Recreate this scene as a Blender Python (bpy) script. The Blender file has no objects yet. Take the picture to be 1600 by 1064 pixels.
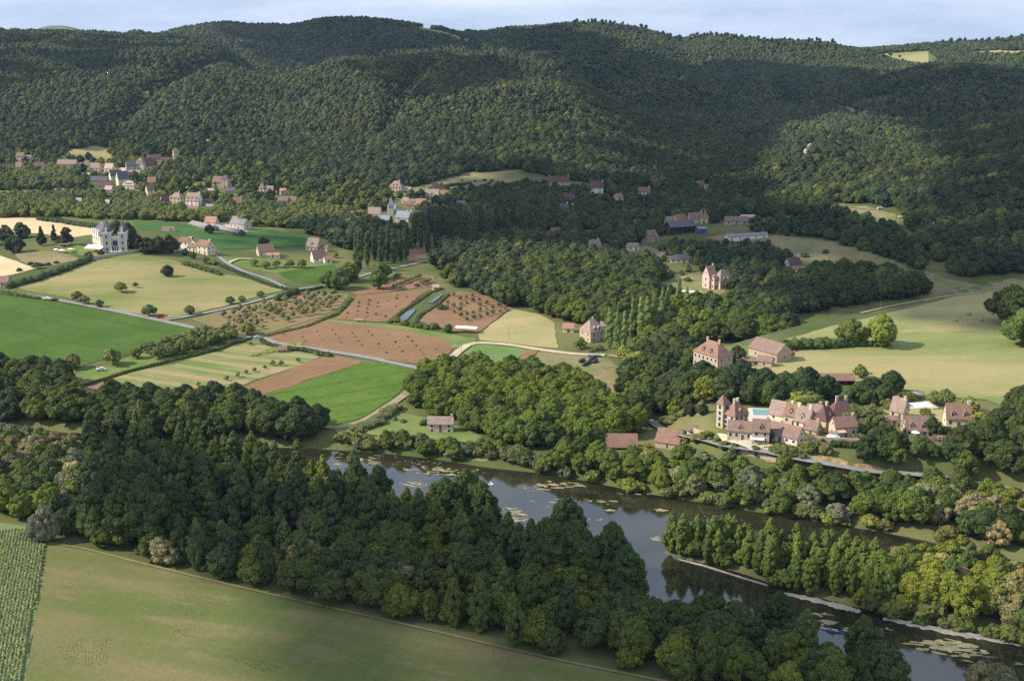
import bpy, bmesh, math, random
import numpy as np
from mathutils import Vector, Matrix
R = math.radians; PI = math.pi
rnd = random.Random(7); rng = np.random.default_rng(7)
scene = bpy.context.scene
COL = bpy.data.collections.new("scene"); scene.collection.children.link(COL)

# ------------------------------------------------------------------ camera
CH = 160.0; F = 2000.0; TH = math.atan(507 / 2000.0)
cam_d = bpy.data.cameras.new("camera"); cam = bpy.data.objects.new("camera", cam_d); COL.objects.link(cam)
cam.location = (0, 0, CH); cam.rotation_euler = (PI / 2 - TH, 0, 0)
cam_d.sensor_width = 36; cam_d.lens = 45; cam_d.clip_start = 1; cam_d.clip_end = 60000
scene.camera = cam
CT, ST = math.cos(TH), math.sin(TH)

def proj(X, Y, Z):
    dz = Z - CH; f = Y * CT - dz * ST; u = Y * ST + dz * CT
    return 800 + F * X / f, 532 - F * u / f, f

def row_slope(py):
    t = (532 - py) / F
    return (-ST + t * CT) / (CT + t * ST)

# ------------------------------------------------------------------ terrain height
LY = [500, 700, 900, 1000, 1100, 1200, 1350, 1500, 1700, 1900, 2100, 2400, 2800, 3300]
# first four layers: metres; the rest: image rows of the bare ground
LC = {
 -250: (0,2,6,10, 316,280,235,180,105,60,45,50,58,66),
 0:    (0,1,6,10, 314,280,240,190,122,72,50,52,58,66),
 200:  (0,1,6,9,  314,282,245,203,140,87,56,58,60,64),
 330:  (0,0,4,7,  315,284,250,212,150,98,66,84,92,50),
 420:  (0,0,2,4,  316,286,252,225,175,136,140,150,110,40),
 500:  (0,0,0,2,  317,288,255,217,160,116,136,150,104,33),
 600:  (0,0,0,1,  318,286,247,200,140,95,116,140,98,33),
 700:  (0,0,0,1,  318,286,245,196,132,84,104,132,92,46),
 800:  (0,0,0,2,  318,287,246,196,140,92,108,124,84,48),
 900:  (0,0,1,3,  318,290,252,204,152,122,140,120,74,44),
 1000: (0,1,3,5,  316,292,262,222,182,168,176,132,78,56),
 1100: (0,2,5,8,  312,290,266,244,222,206,182,128,98,66),
 1200: (0,3,8,13, 306,262,244,248,222,190,162,132,98,74),
 1300: (0,4,11,17,298,244,212,226,208,178,152,124,98,73),
 1400: (0,4,12,20,292,262,244,240,200,158,124,116,104,70),
 1500: (0,4,14,26,288,254,226,234,190,140,104,112,108,66),
 1600: (0,4,22,40,262,222,204,208,178,140,116,104,98,66),
 1850: (0,6,34,60,222,190,172,178,150,120,108,102,98,68),
}
_cu = np.array([(k - 800) * 0.97 / F for k in sorted(LC)])
_tab = []
for k in sorted(LC):
    v = list(LC[k]); 
    _tab.append([v[i] if i < 4 else CH + LY[i] * row_slope(v[i]) for i in range(len(v))] + [40, -55, -60])
_tab = np.array(_tab, float)
_ly = np.array([300] + LY + [4200, 6000, 9000], float)
_tab = np.concatenate([np.zeros((len(_tab), 1)), _tab], axis=1)
# resample on a fine regular grid and smooth
_gu = np.linspace(-0.62, 0.62, 240); _gy = np.concatenate([np.arange(200, 3600, 20), np.geomspace(3600, 9000, 40)])
def _interp_table():
    a = np.array([np.interp(_gy, _ly, r) for r in _tab])
    b = np.array([np.interp(_gu, _cu, a[:, j]) for j in range(a.shape[1])])   # rows = y
    for _ in range(2):
        c = b.copy(); c[1:-1] = (b[:-2] + 2 * b[1:-1] + b[2:]) / 4; b = c
        c = b.copy(); c[:, 2:-2] = (b[:, :-4] + b[:, 1:-3] * 2 + 2 * b[:, 2:-2] + 2 * b[:, 3:-1] + b[:, 4:]) / 8; b = c
    return b
_gz = _interp_table()

def bil(u, y):
    u = np.clip(u, _gu[0], _gu[-1] - 1e-6); y = np.clip(y, _gy[0], _gy[-1] - 1e-3)
    i = np.clip(np.searchsorted(_gy, y, side='right') - 1, 0, len(_gy) - 2); ty = (y - _gy[i]) / (_gy[i + 1] - _gy[i])
    fu = (u - _gu[0]) / (_gu[1] - _gu[0]); j = np.clip(fu.astype(int), 0, len(_gu) - 2); tu = fu - j
    return (_gz[i, j] * (1 - ty) * (1 - tu) + _gz[i + 1, j] * ty * (1 - tu) + _gz[i, j + 1] * (1 - ty) * tu + _gz[i + 1, j + 1] * ty * tu)

_h = np.random.default_rng(3).random((256, 256))
def vnoise(x, y):
    xi = np.floor(x).astype(int); yi = np.floor(y).astype(int); fx = x - xi; fy = y - yi
    fx = fx * fx * (3 - 2 * fx); fy = fy * fy * (3 - 2 * fy)
    g = lambda a, b: _h[a & 255, b & 255]
    return (g(xi, yi) * (1 - fx) * (1 - fy) + g(xi + 1, yi) * fx * (1 - fy) + g(xi, yi + 1) * (1 - fx) * fy + g(xi + 1, yi + 1) * fx * fy) * 2 - 1

def inpoly(x, y, P):
    x = np.asarray(x, float); y = np.asarray(y, float); r = np.zeros(x.shape, bool); n = len(P); j = n - 1
    for i in range(n):
        xi, yi = P[i]; xj, yj = P[j]
        c = (yi > y) != (yj > y)
        with np.errstate(divide='ignore', invalid='ignore'):
            r ^= c & (x < (xj - xi) * (y - yi) / ((yj - yi) or 1e-9) + xi)
        j = i
    return r
def polydist(x, y, P):
    x = np.asarray(x, float); y = np.asarray(y, float); d = np.full(x.shape, 1e9); n = len(P)
    for i in range(n):
        ax, ay = P[i]; bx, by = P[(i + 1) % n]; vx, vy = bx - ax, by - ay; L = vx * vx + vy * vy + 1e-9
        t = np.clip(((x - ax) * vx + (y - ay) * vy) / L, 0, 1)
        d = np.minimum(d, np.hypot(x - ax - t * vx, y - ay - t * vy))
    return d
def plane_pt(px, py, z):
    s = row_slope(py); Y = (z - CH) / s; f = Y * CT - (z - CH) * ST
    return ((px - 800) / F * f, Y)
def smooth(P, it=2):
    for _ in range(it):
        Q = []
        for i in range(len(P)):
            a, b = P[i], P[(i + 1) % len(P)]
            Q += [(a[0] * .75 + b[0] * .25, a[1] * .75 + b[1] * .25), (a[0] * .25 + b[0] * .75, a[1] * .25 + b[1] * .75)]
        P = Q
    return P

WATER_Z = -2.6
RIV = [(-300,640),(-100,652),(0,664),(150,684),(300,694),(400,699),(500,702),(620,711),(700,722),(760,732),(850,741),(920,754),(1000,771),(1080,784),(1190,803),(1290,818),(1400,836),(1500,858),(1620,885),(1900,950),
       (1900,1200),(1620,1085),(1450,1066),(1330,1046),(1200,1006),(1100,975),(1020,948),(920,918),(830,882),(740,850),(650,806),(560,764),(490,738),(400,722),(250,712),(120,704),(0,692),(-150,680),(-300,676)]
ISL = [(1020,858),(1060,850),(1150,862),(1280,880),(1400,896),(1450,898),(1520,910),(1620,934),(1900,1005),(1900,1110),(1600,1006),(1500,986),(1390,966),(1330,950),(1235,926),(1160,900),(1100,882),(1040,870)]
RIVW = smooth([plane_pt(a, b, WATER_Z) for a, b in RIV], 2)
ISLW = smooth([plane_pt(a, b, WATER_Z) for a, b in ISL], 2)
TER = [(1075,668),(1130,695),(1200,708),(1262,716),(1342,722),(1400,716),(1450,720),(1560,728),(1900,760),(1900,400),(1600,420),(1400,470),(1240,500),(1130,530),(1085,545),(1060,600)]
TERW = smooth([plane_pt(a, b, 13) for a, b in TER], 2)
def G0(px, py):
    return plane_pt(px, py, 6)
CHAT = plane_pt(150, 402, 8)

def H(X, Y):
    X = np.asarray(X, float); Y = np.asarray(Y, float)
    Ys = np.maximum(Y, 60.0)
    z = bil(X / Ys, Ys)
    far = np.clip((Ys - 1050) / 500, 0, 1)
    z = z + far * ((12 + 10 * np.clip((Ys - 1900) / 500, 0, 1)) * vnoise(X / 230 + 7, Y / 230) + 5 * vnoise(X / 90, Y / 90 + 3) - 18 * np.exp(-(vnoise(X / 300 + 31, Y / 560 + 5) / .15) ** 2) * np.clip((Ys - 1300) / 300, 0, 1)) * np.clip((5200 - Ys) / 1500, 0, 1)
    z = z + (1 - far) * (0.5 * vnoise(X / 60, Y / 60))
    # far blue ridge, seen over the left hill
    z = z + 163 * np.exp(-((Ys - 7600) / 500) ** 2) * np.exp(-((X / Ys + 0.345) / 0.045) ** 2)
    z = z + 8 * np.exp(-(((X - CHAT[0]) / 90) ** 2 + ((Y - CHAT[1] - 20) / 110) ** 2))
    near = Ys < 1150
    if near.any():
        xs, ys = X[near], Y[near]; zz = z[near]
        dT = polydist(xs, ys, TERW); iT = inpoly(xs, ys, TERW); sT = np.where(iT, dT, -dT)
        t = np.clip((sT + 7) / 16, 0, 1); t = t * t * (3 - 2 * t)
        w = np.clip((980 - ys) / 200, 0, 1); w = w * w * (3 - 2 * w)
        zz = np.maximum(zz, zz + (13 - np.clip(zz, 0, 13)) * t * w)
        dR = polydist(xs, ys, RIVW); iR = inpoly(xs, ys, RIVW); dI = polydist(xs, ys, ISLW); iI = inpoly(xs, ys, ISLW)
        wet = iR & ~iI
        sd = np.where(wet, np.minimum(dR, dI), -np.where(iI, dI, dR))      # >0 in water
        c = np.clip((sd + 7) / 9, 0, 1)
        c = c * c * (3 - 2 * c)
        base = np.where(iI, np.minimum(zz, -0.9), zz)
        zz = base * (1 - c) + (-3.6) * c
        z[near] = zz
    return z
def h1(x, y): return float(H(np.array([x]), np.array([y]))[0])

_marchY = np.concatenate([np.arange(180, 1500, 2.0), np.arange(1500, 4200, 6.0)])
def G(px, py, dz=0.0):
    """where the ray through a pixel meets the ground"""
    s = row_slope(py); t = (532 - py) / F; k = (px - 800) / F / (CT + t * ST)
    Z = CH + _marchY * s; hh = H(k * _marchY, _marchY) + dz
    hit = np.nonzero(Z < hh)[0]
    if len(hit) == 0: i = len(_marchY) - 1
    else: i = max(1, int(hit[0]))
    a = Z[i - 1] - hh[i - 1]; b = Z[i] - hh[i]
    f = a / (a - b) if a != b else 0; f = min(max(f, 0), 1)
    Y = _marchY[i - 1] + f * (_marchY[i] - _marchY[i - 1])
    return (k * Y, Y)
def GP(px, py):
    x, y = G(px, py); return Vector((x, y, h1(x, y)))
def mpp(P):
    """metres per photo pixel at P"""
    return (P[1] * CT - (P[2] - CH) * ST) / F

# ------------------------------------------------------------------ objects
def tag(o, label=None, cat=None, group=None, kind=None):
    if label: o['label'] = label
    if cat: o['category'] = cat
    if group: o['group'] = group
    if kind: o['kind'] = kind
    return o
def empty(name, loc, rz=0, label=None, cat=None, group=None):
    o = bpy.data.objects.new(name, None); COL.objects.link(o); o.location = loc; o.rotation_euler = (0, 0, rz); o.empty_display_size = 1
    return tag(o, label, cat, group)
def mesh_np(name, V, Fc, mats, midx=None, smooth_=False):
    me = bpy.data.meshes.new(name)
    V = np.asarray(V, np.float32); 
    if isinstance(Fc, np.ndarray):
        n, k = Fc.shape
        me.vertices.add(len(V)); me.vertices.foreach_set('co', V.ravel())
        me.loops.add(n * k); me.loops.foreach_set('vertex_index', Fc.astype(np.int32).ravel())
        me.polygons.add(n); me.polygons.foreach_set('loop_start', np.arange(0, n * k, k, dtype=np.int32))
        try: me.polygons.foreach_set('loop_total', np.full(n, k, np.int32))
        except Exception: pass
        me.update(calc_edges=True)
    else:
        me.from_pydata([tuple(map(float, v)) for v in V], [], [tuple(map(int, f)) for f in Fc]); me.update()
    for m in (mats if isinstance(mats, (list, tuple)) else [mats]): me.materials.append(m)
    if midx is not None: me.polygons.foreach_set('material_index', np.asarray(midx, np.int32))
    me.polygons.foreach_set('use_smooth', np.full(len(me.polygons), smooth_, bool))
    return me
def link(name, me, parent=None, loc=(0, 0, 0)):
    o = bpy.data.objects.new(name, me); COL.objects.link(o); o.location = loc
    if parent: o.parent = parent
    return o
class MB:
    def __init__(s): s.v = []; s.f = []
    def add(s, V, Fs):
        n = len(s.v); s.v += [tuple(v) for v in V]; s.f += [tuple(i + n for i in f) for f in Fs]; return s
    def box(s, x0, y0, z0, x1, y1, z1):
        return s.add([(x0,y0,z0),(x1,y0,z0),(x1,y1,z0),(x0,y1,z0),(x0,y0,z1),(x1,y0,z1),(x1,y1,z1),(x0,y1,z1)],
                     [(0,3,2,1),(4,5,6,7),(0,1,5,4),(1,2,6,5),(2,3,7,6),(3,0,4,7)])
    def cyl(s, x, y, z0, z1, r0, r1, n=10):
        V = [(x + r0 * math.cos(2*PI*i/n), y + r0 * math.sin(2*PI*i/n), z0) for i in range(n)] + [(x + r1 * math.cos(2*PI*i/n), y + r1 * math.sin(2*PI*i/n), z1) for i in range(n)]
        return s.add(V, [tuple(range(n-1,-1,-1)), tuple(range(n, 2*n))] + [(i, (i+1)%n, n+(i+1)%n, n+i) for i in range(n)])
    def tube(s, a, b, r0, r1, n=6):
        a = Vector(a); b = Vector(b); d = (b - a).normalized(); u = d.orthogonal().normalized(); w = d.cross(u)
        V = [a + (u * math.cos(2*PI*i/n) + w * math.sin(2*PI*i/n)) * r0 for i in range(n)] + [b + (u * math.cos(2*PI*i/n) + w * math.sin(2*PI*i/n)) * r1 for i in range(n)]
        return s.add(V, [tuple(range(n-1,-1,-1)), tuple(range(n, 2*n))] + [(i, (i+1)%n, n+(i+1)%n, n+i) for i in range(n)])
    def xf(s, M):
        s.v = [tuple(M @ Vector(v)) for v in s.v]; return s
    def build(s, name, mat, parent=None, loc=(0,0,0), smooth_=False):
        return link(name, mesh_np(name, s.v, s.f, mat, None, smooth_), parent, loc)

# ------------------------------------------------------------------ materials
MATS = {}
def nt(name):
    m = bpy.data.materials.new(name); m.use_nodes = True; t = m.node_tree; b = t.nodes['Principled BSDF']; MATS[name] = m
    return m, t, b
def N(t, typ, **kw):
    n = t.nodes.new(typ)
    for k, v in kw.items(): setattr(n, k, v)
    return n
def mix(t, fac, a, b, mode='MIX'):
    n = N(t, 'ShaderNodeMix', data_type='RGBA', blend_type=mode)
    for i, s in ((0, fac), (6, a), (7, b)):
        if isinstance(s, (int, float)): n.inputs[i].default_value = s
        elif isinstance(s, tuple): n.inputs[i].default_value = (*s, 1)
        else: t.links.new(s, n.inputs[i])
    return n.outputs[2]
def ramp(t, src, a, b):
    n = N(t, 'ShaderNodeMapRange'); t.links.new(src, n.inputs[0]); n.inputs[1].default_value = a; n.inputs[2].default_value = b; return n.outputs[0]
def noise(t, vec, scale, detail=3, rough=.6):
    n = N(t, 'ShaderNodeTexNoise'); n.inputs['Scale'].default_value = scale; n.inputs['Detail'].default_value = detail; n.inputs['Roughness'].default_value = rough
    if vec is not None: t.links.new(vec, n.inputs['Vector'])
    return n.outputs[0]
def simple(name, c, rough=.8, var=.25, scale=.8, spec=.2, bump=0.0):
    m, t, b = nt(name); g = N(t, 'ShaderNodeNewGeometry')
    n1 = noise(t, g.outputs['Position'], scale, 4, .7)
    col = mix(t, ramp(t, n1, .3, .7), tuple(x * (1 - var) for x in c), tuple(min(1, x * (1 + var)) for x in c))
    t.links.new(col, b.inputs['Base Color']); b.inputs['Roughness'].default_value = rough; b.inputs['Specular IOR Level'].default_value = spec
    if bump:
        bp = N(t, 'ShaderNodeBump'); bp.inputs['Strength'].default_value = bump; bp.inputs['Distance'].default_value = .1; t.links.new(n1, bp.inputs['Height']); t.links.new(bp.outputs[0], b.inputs['Normal'])
    return m
def ground(name, a, b_, c=None, s1=.02, s2=.25, rows=None, stretch=None, seed=0, thr=(.4, .62), bump=.35):
    """a/b large patches, c small spots, rows=(angle, period m, depth, colour)"""
    m, t, b = nt(name); g = N(t, 'ShaderNodeNewGeometry'); mp = N(t, 'ShaderNodeMapping'); t.links.new(g.outputs['Position'], mp.inputs['Vector'])
    mp.inputs['Location'].default_value = (seed * 37.1, seed * 11.3, 0)
    vec = mp.outputs[0]
    if stretch:
        mp2 = N(t, 'ShaderNodeMapping'); mp2.inputs['Rotation'].default_value = (0, 0, -stretch[0]); t.links.new(vec, mp2.inputs['Vector'])
        mp3 = N(t, 'ShaderNodeMapping'); mp3.inputs['Scale'].default_value = (1 / stretch[1], 1, 1); t.links.new(mp2.outputs[0], mp3.inputs['Vector']); vec = mp3.outputs[0]
    n1 = noise(t, vec, s1, 6, .62); n2 = noise(t, vec, s2, 4, .7); n3 = noise(t, mp.outputs[0], 1.1, 3, .7)
    col = mix(t, ramp(t, n1, *thr), a, b_)
    if c: col = mix(t, ramp(t, n2, .52, .72), col, c)
    hgt = n3
    if rows:
        ang, per, dep, rc = rows
        r = N(t, 'ShaderNodeMapping'); r.inputs['Rotation'].default_value = (0, 0, -ang); t.links.new(g.outputs['Position'], r.inputs['Vector'])
        sx = N(t, 'ShaderNodeSeparateXYZ'); t.links.new(r.outputs[0], sx.inputs[0])
        wob = N(t, 'ShaderNodeMath', operation='MULTIPLY_ADD'); t.links.new(n2, wob.inputs[0]); wob.inputs[1].default_value = per * .5; t.links.new(sx.outputs[1], wob.inputs[2])
        mu = N(t, 'ShaderNodeMath', operation='MULTIPLY'); t.links.new(wob.outputs[0], mu.inputs[0]); mu.inputs[1].default_value = 2 * PI / per
        si = N(t, 'ShaderNodeMath', operation='SINE'); t.links.new(mu.outputs[0], si.inputs[0])
        rr = ramp(t, si.outputs[0], *((.93, .99) if per > 15 else (.0, .8)))
        ml = N(t, 'ShaderNodeMath', operation='MULTIPLY'); t.links.new(rr, ml.inputs[0]); ml.inputs[1].default_value = dep
        col = mix(t, ml.outputs[0], col, rc)
    v = mix(t, n3, (.72, .72, .72), (1.28, 1.28, 1.28)); col = mix(t, 1.0, col, v, 'MULTIPLY')
    t.links.new(col, b.inputs['Base Color']); b.inputs['Roughness'].default_value = .95; b.inputs['Specular IOR Level'].default_value = .05
    if bump:
        bp = N(t, 'ShaderNodeBump'); bp.inputs['Strength'].default_value = bump; bp.inputs['Distance'].default_value = .5; t.links.new(hgt, bp.inputs['Height']); t.links.new(bp.outputs[0], b.inputs['Normal'])
    return m
def foliage(name, c, var=.35, big=True):
    m, t, b = nt(name); g = N(t, 'ShaderNodeNewGeometry'); oi = N(t, 'ShaderNodeObjectInfo')
    n1 = noise(t, g.outputs['Position'], .9, 3, .7); n2 = noise(t, g.outputs['Position'], .012, 3, .6)
    c = (c[0] * 1.17, c[1] * .98, c[2] * .95)
    warm = (c[0] * 1.32, c[1] * 1.22, c[2] * .85); cool = (c[0] * .6, c[1] * .76, c[2] * .95)
    col = mix(t, oi.outputs['Random'], cool, warm)
    if big: col = mix(t, ramp(t, n2, .38, .62), mix(t, .6, col, cool), mix(t, .45, col, warm))
    v = mix(t, ramp(t, n1, .3, .7), (1 - var,) * 3, (1 + var,) * 3); col = mix(t, 1.0, col, v, 'MULTIPLY')
    col = mix(t, 1.0, col, oi.outputs['Color'], 'MULTIPLY')
    t.links.new(col, b.inputs['Base Color']); b.inputs['Roughness'].default_value = .7; b.inputs['Specular IOR Level'].default_value = .15
    return m
# ------------------------------------------------------------------ world, sun
SUN_AZ_X, SUN_EL, SUN_YC = -1.0, R(37), -0.12      # the sun stands to the left, a little behind the camera
_l = Vector((SUN_AZ_X, SUN_YC, 0)).normalized(); L = Vector((_l.x * math.cos(SUN_EL), _l.y * math.cos(SUN_EL), math.sin(SUN_EL)))
sl = bpy.data.lights.new("sun", 'SUN'); sl.energy = 5.0; sl.angle = R(.6); sl.color = (1, .93, .82)
so = bpy.data.objects.new("sun", sl); COL.objects.link(so); so.rotation_euler = (-L).to_track_quat('-Z', 'Y').to_euler(); so.location = (-300, 0, 600)
w = bpy.data.worlds.new("World"); scene.world = w; w.use_nodes = True; wt = w.node_tree
bg = wt.nodes['Background']; sky = wt.nodes.new('ShaderNodeTexSky'); sky.sky_type = 'NISHITA'; sky.sun_disc = False
sky.sun_elevation = SUN_EL; sky.sun_rotation = math.atan2(L.x, L.y); sky.air_density = 1.0; sky.dust_density = 1.0; sky.ozone_density = 2.0; sky.altitude = 200
# thin high cloud over the sky
tc = wt.nodes.new('ShaderNodeTexCoord'); mp = wt.nodes.new('ShaderNodeMapping'); mp.inputs['Scale'].default_value = (1, 1, 5); wt.links.new(tc.outputs['Generated'], mp.inputs[0])
cn = noise(wt, mp.outputs[0], 5.0, 7, .58); cf = ramp(wt, cn, .40, .66)
cm = N(wt, 'ShaderNodeMath', operation='MULTIPLY'); wt.links.new(cf, cm.inputs[0]); cm.inputs[1].default_value = .5
skc = mix(wt, cm.outputs[0], mix(wt, .65, sky.outputs[0], (10.4, 13.0, 17.6)), (15.5, 16.0, 17.5))
wt.links.new(skc, bg.inputs['Color']); bg.inputs['Strength'].default_value = .058
scene.view_settings.view_transform = 'Standard'; scene.view_settings.look = 'None'; scene.view_settings.gamma = 1; scene.view_settings.exposure = .36
scene.cycles.max_bounces = 5; scene.cycles.diffuse_bounces = 2; scene.cycles.glossy_bounces = 3; scene.cycles.volume_bounces = 0; scene.cycles.transparent_max_bounces = 6
scene.cycles.use_denoising = False

# ------------------------------------------------------------------ ground sheet
gm = ground('ground_grass', (.075, .10, .03), (.16, .155, .06), (.10, .11, .045), s1=.012, s2=.09)
ys = np.concatenate([np.arange(-400, 240, 40), np.arange(240, 900, 3.0), np.geomspace(900, 3600, 300)[0:], np.geomspace(3640, 9000, 50)])
us = np.linspace(-.62, .62, 420)
GY, GU = np.meshgrid(ys, us, indexing='ij'); GX = GU * np.maximum(GY, 240)
GZ = H(GX.ravel(), GY.ravel()).reshape(GX.shape)
V = np.stack([GX, GY, GZ], -1).reshape(-1, 3); nr, nc = GX.shape
ii = (np.arange(nr - 1)[:, None] * nc + np.arange(nc - 1)[None]).ravel()
link('ground', mesh_np('ground', V, np.stack([ii, ii + 1, ii + nc + 1, ii + nc], 1), gm, None, True))['kind'] = 'structure'

def drape(name, P, mat, off=.12, step=9.0, world=False, kind='structure', z=None, label=None):
    """a sheet over the ground inside the polygon P (photo pixels, or metres)"""
    W = P if world else [G(*p) for p in P]
    if not world and len(P) > 3:
        D_ = []
        for i in range(len(W)):
            a, b = Vector(W[i]), Vector(W[(i + 1) % len(W)]); n = max(1, int((b - a).length / 5)); nn = Vector((-(b - a).y, (b - a).x)).normalized()
            for k in range(n): D_.append(tuple(a.lerp(b, k / n) + nn * (rnd.uniform(-.55, .55) + .8 * float(vnoise(np.array([a.x / 9 + k * .4]), np.array([a.y / 9]))[0]))))
        W = D_
    bm = bmesh.new(); f = bm.faces.new([bm.verts.new((x, y, 0)) for x, y in W])
    bmesh.ops.triangulate(bm, faces=[f])
    xs = [p[0] for p in W]; yy = [p[1] for p in W]
    for ax, lo, hi in ((0, min(xs), max(xs)), (1, min(yy), max(yy))):
        s = max(step, (hi - lo) / 90); q = lo + s
        while q < hi:
            no = (1, 0, 0) if ax == 0 else (0, 1, 0); co = (q, 0, 0) if ax == 0 else (0, q, 0)
            bmesh.ops.bisect_plane(bm, geom=bm.verts[:] + bm.edges[:] + bm.faces[:], dist=1e-4, plane_co=co, plane_no=no); q += s
    v = np.array([vv.co[:] for vv in bm.verts])
    if z is None: zz = H(v[:, 0], v[:, 1]) + off
    else: zz = np.full(len(v), z)
    for a, b in zip(bm.verts, zz): a.co.z = b
    bmesh.ops.recalc_face_normals(bm, faces=bm.faces[:])
    if sum(fc.normal.z for fc in bm.faces) < 0: bmesh.ops.reverse_faces(bm, faces=bm.faces[:])
    me = bpy.data.meshes.new(name); bm.to_mesh(me); bm.free(); me.materials.append(mat)
    for p in me.polygons: p.use_smooth = True
    o = link(name, me); o['kind'] = kind
    if label: o['label'] = label
    return o
def strip(name, pts, wid, mat, off=.2, kind='structure', px=True):
    """a road or track of constant width along a polyline"""
    W = [Vector(G(*p)) if px else Vector(p[:2]) for p in pts]
    Q = []
    for i in range(len(W) - 1):
        p0 = W[max(0, i-1)]; p1 = W[i]; p2 = W[i+1]; p3 = W[min(len(W)-1, i+2)]
        n = max(2, int((p2 - p1).length / 5))
        for k in range(n):
            t = k / n; Q.append(.5 * ((2*p1) + (p2-p0)*t + (2*p0-5*p1+4*p2-p3)*t*t + (3*p1-p0-3*p2+p3)*t**3))
    Q.append(W[-1]); V = []; 
    for i, q in enumerate(Q):
        d = (Q[min(i+1, len(Q)-1)] - Q[max(0, i-1)]).normalized(); nn = Vector((-d.y, d.x))
        for k in (-.5, -.17, .17, .5):
            V.append(q + nn * wid * k)
    V = np.array([v[:] for v in V]); z = H(V[:, 0], V[:, 1]); z = z.reshape(-1, 4); z = np.repeat(z.max(1)[:, None], 4, 1).ravel() + off
    V = np.column_stack([V, z]); Fs = []
    for i in range(len(Q) - 1):
        for k in range(3): Fs.append((i*4+k, i*4+k+1, i*4+k+5, i*4+k+4))
    me = mesh_np(name, V, np.array(Fs)[:, ::-1], mat, None, True); o = link(name, me); o['kind'] = kind
    return o, [tuple(q) for q in Q]

# palette of the fields
LM = dict(
 mead = ground('meadow_dry', (.155, .185, .055), (.31, .26, .115), (.30, .225, .11), s1=.017, s2=.06, seed=1, stretch=(.1, 3)),
 mead2 = ground('meadow_cut', (.155, .20, .058), (.32, .275, .12), (.34, .265, .125), s1=.014, s2=.05, seed=2, stretch=(.15, 3.5), rows=(.5, 3.4, .14, (.36, .30, .15)), thr=(.33, .53)),
 mown = ground('mown_field', (.108, .130, .038), (.165, .150, .060), (.20, .155, .078), s1=.03, s2=.12, seed=3, stretch=(-.35, 4), thr=(.42, .6), rows=(1.2, 5.5, .08, (.2, .18, .09))),
 crop = ground('green_crop', (.060, .108, .020), (.078, .132, .026), (.05, .09, .018), s1=.03, s2=.12, rows=(-.62, 19, .4, (.045, .08, .016)), seed=4),
 crop2 = ground('young_maize', (.08, .135, .022), (.105, .165, .03), (.06, .105, .02), s1=.04, s2=.2, rows=(.55, 16, .6, (.04, .08, .014)), seed=5),
 crop3 = ground('dark_crop', (.055, .115, .03), (.07, .14, .037), None, s1=.03, rows=(.1, 3, .2, (.04, .11, .02)), seed=6),
 crop4 = ground('mixed_crop', (.11, .19, .05), (.17, .22, .08), (.22, .20, .10), s1=.05, s2=.3, rows=(.7, 2.2, .4, (.07, .13, .03)), seed=6),
 soil = ground('red_soil', (.225,.122,.070), (.275,.155,.092), (.185,.125,.055), s1=.03, s2=.2, rows=(.75, 5.2, .45, (.15, .125, .05)), seed=7),
 soil2 = ground('brown_soil', (.20, .125, .075), (.25, .155, .095), (.14, .13, .055), s1=.03, s2=.25, rows=(-.25, 3.6, .3, (.22, .13, .07)), seed=8),
 soil3 = ground('orchard_soil', (.25, .145, .09), (.17, .17, .065), (.29, .18, .11), s1=.03, s2=.2, rows=(.62, 8.5, .45, (.15, .18, .06)), seed=9),
 wheat = ground('ripe_wheat', (.54, .41, .225), (.60, .47, .28), (.46, .36, .19), s1=.03, s2=.2, rows=(.12, 6, .15, (.56, .42, .2)), seed=10),
 stubble = ground('dry_stubble', (.36, .30, .145), (.27, .26, .10), (.40, .30, .165), s1=.04, s2=.25, seed=11, stretch=(.3, 3)),
 strawy = ground('rough_grass', (.24, .20, .10), (.14, .15, .055), (.30, .23, .14), s1=.05, s2=.3, seed=12),
 garden = ground('garden_grass', (.11, .175, .04), (.20, .21, .075), (.16, .2, .06), s1=.05, s2=.2, seed=13),
 gar2 = ground('strip_garden', (.13, .19, .045), (.30, .235, .12), (.12, .17, .05), s1=.07, s2=.3, rows=(-.38, 13, .6, (.34, .26, .14)), stretch=(-.38, 6), seed=14),
 road = simple('asphalt', (.24, .23, .215), .9, .12, .3),
 dirt = ground('dirt_track', (.50, .42, .29), (.42, .35, .22), None, s1=.2, seed=15),
 dirt2 = ground('farm_track', (.26, .21, .12), (.33, .27, .17), None, s1=.2, seed=16),
 gravel = ground('gravel', (.33, .29, .25), (.24, .22, .19), (.4, .36, .32), s1=.2, s2=.8, seed=17),
 yard = simple('pale_yard', (.55, .48, .38), .9, .15, .5),
 bank = ground('bank_earth', (.12, .09, .05), (.09, .10, .04), None, s1=.1, seed=18),
 cliff = ground('cliff_earth', (.36, .23, .11), (.12, .13, .045), (.45, .31, .16), s1=.09, s2=.3, seed=19, thr=(.42, .55)),
 maizebed = ground('maize_soil', (.15, .19, .075), (.17, .21, .085), None, s1=.1, seed=20),
 scrub = ground('knoll_scrub', (.09, .11, .035), (.14, .15, .05), None, s1=.05, seed=21),
)
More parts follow.
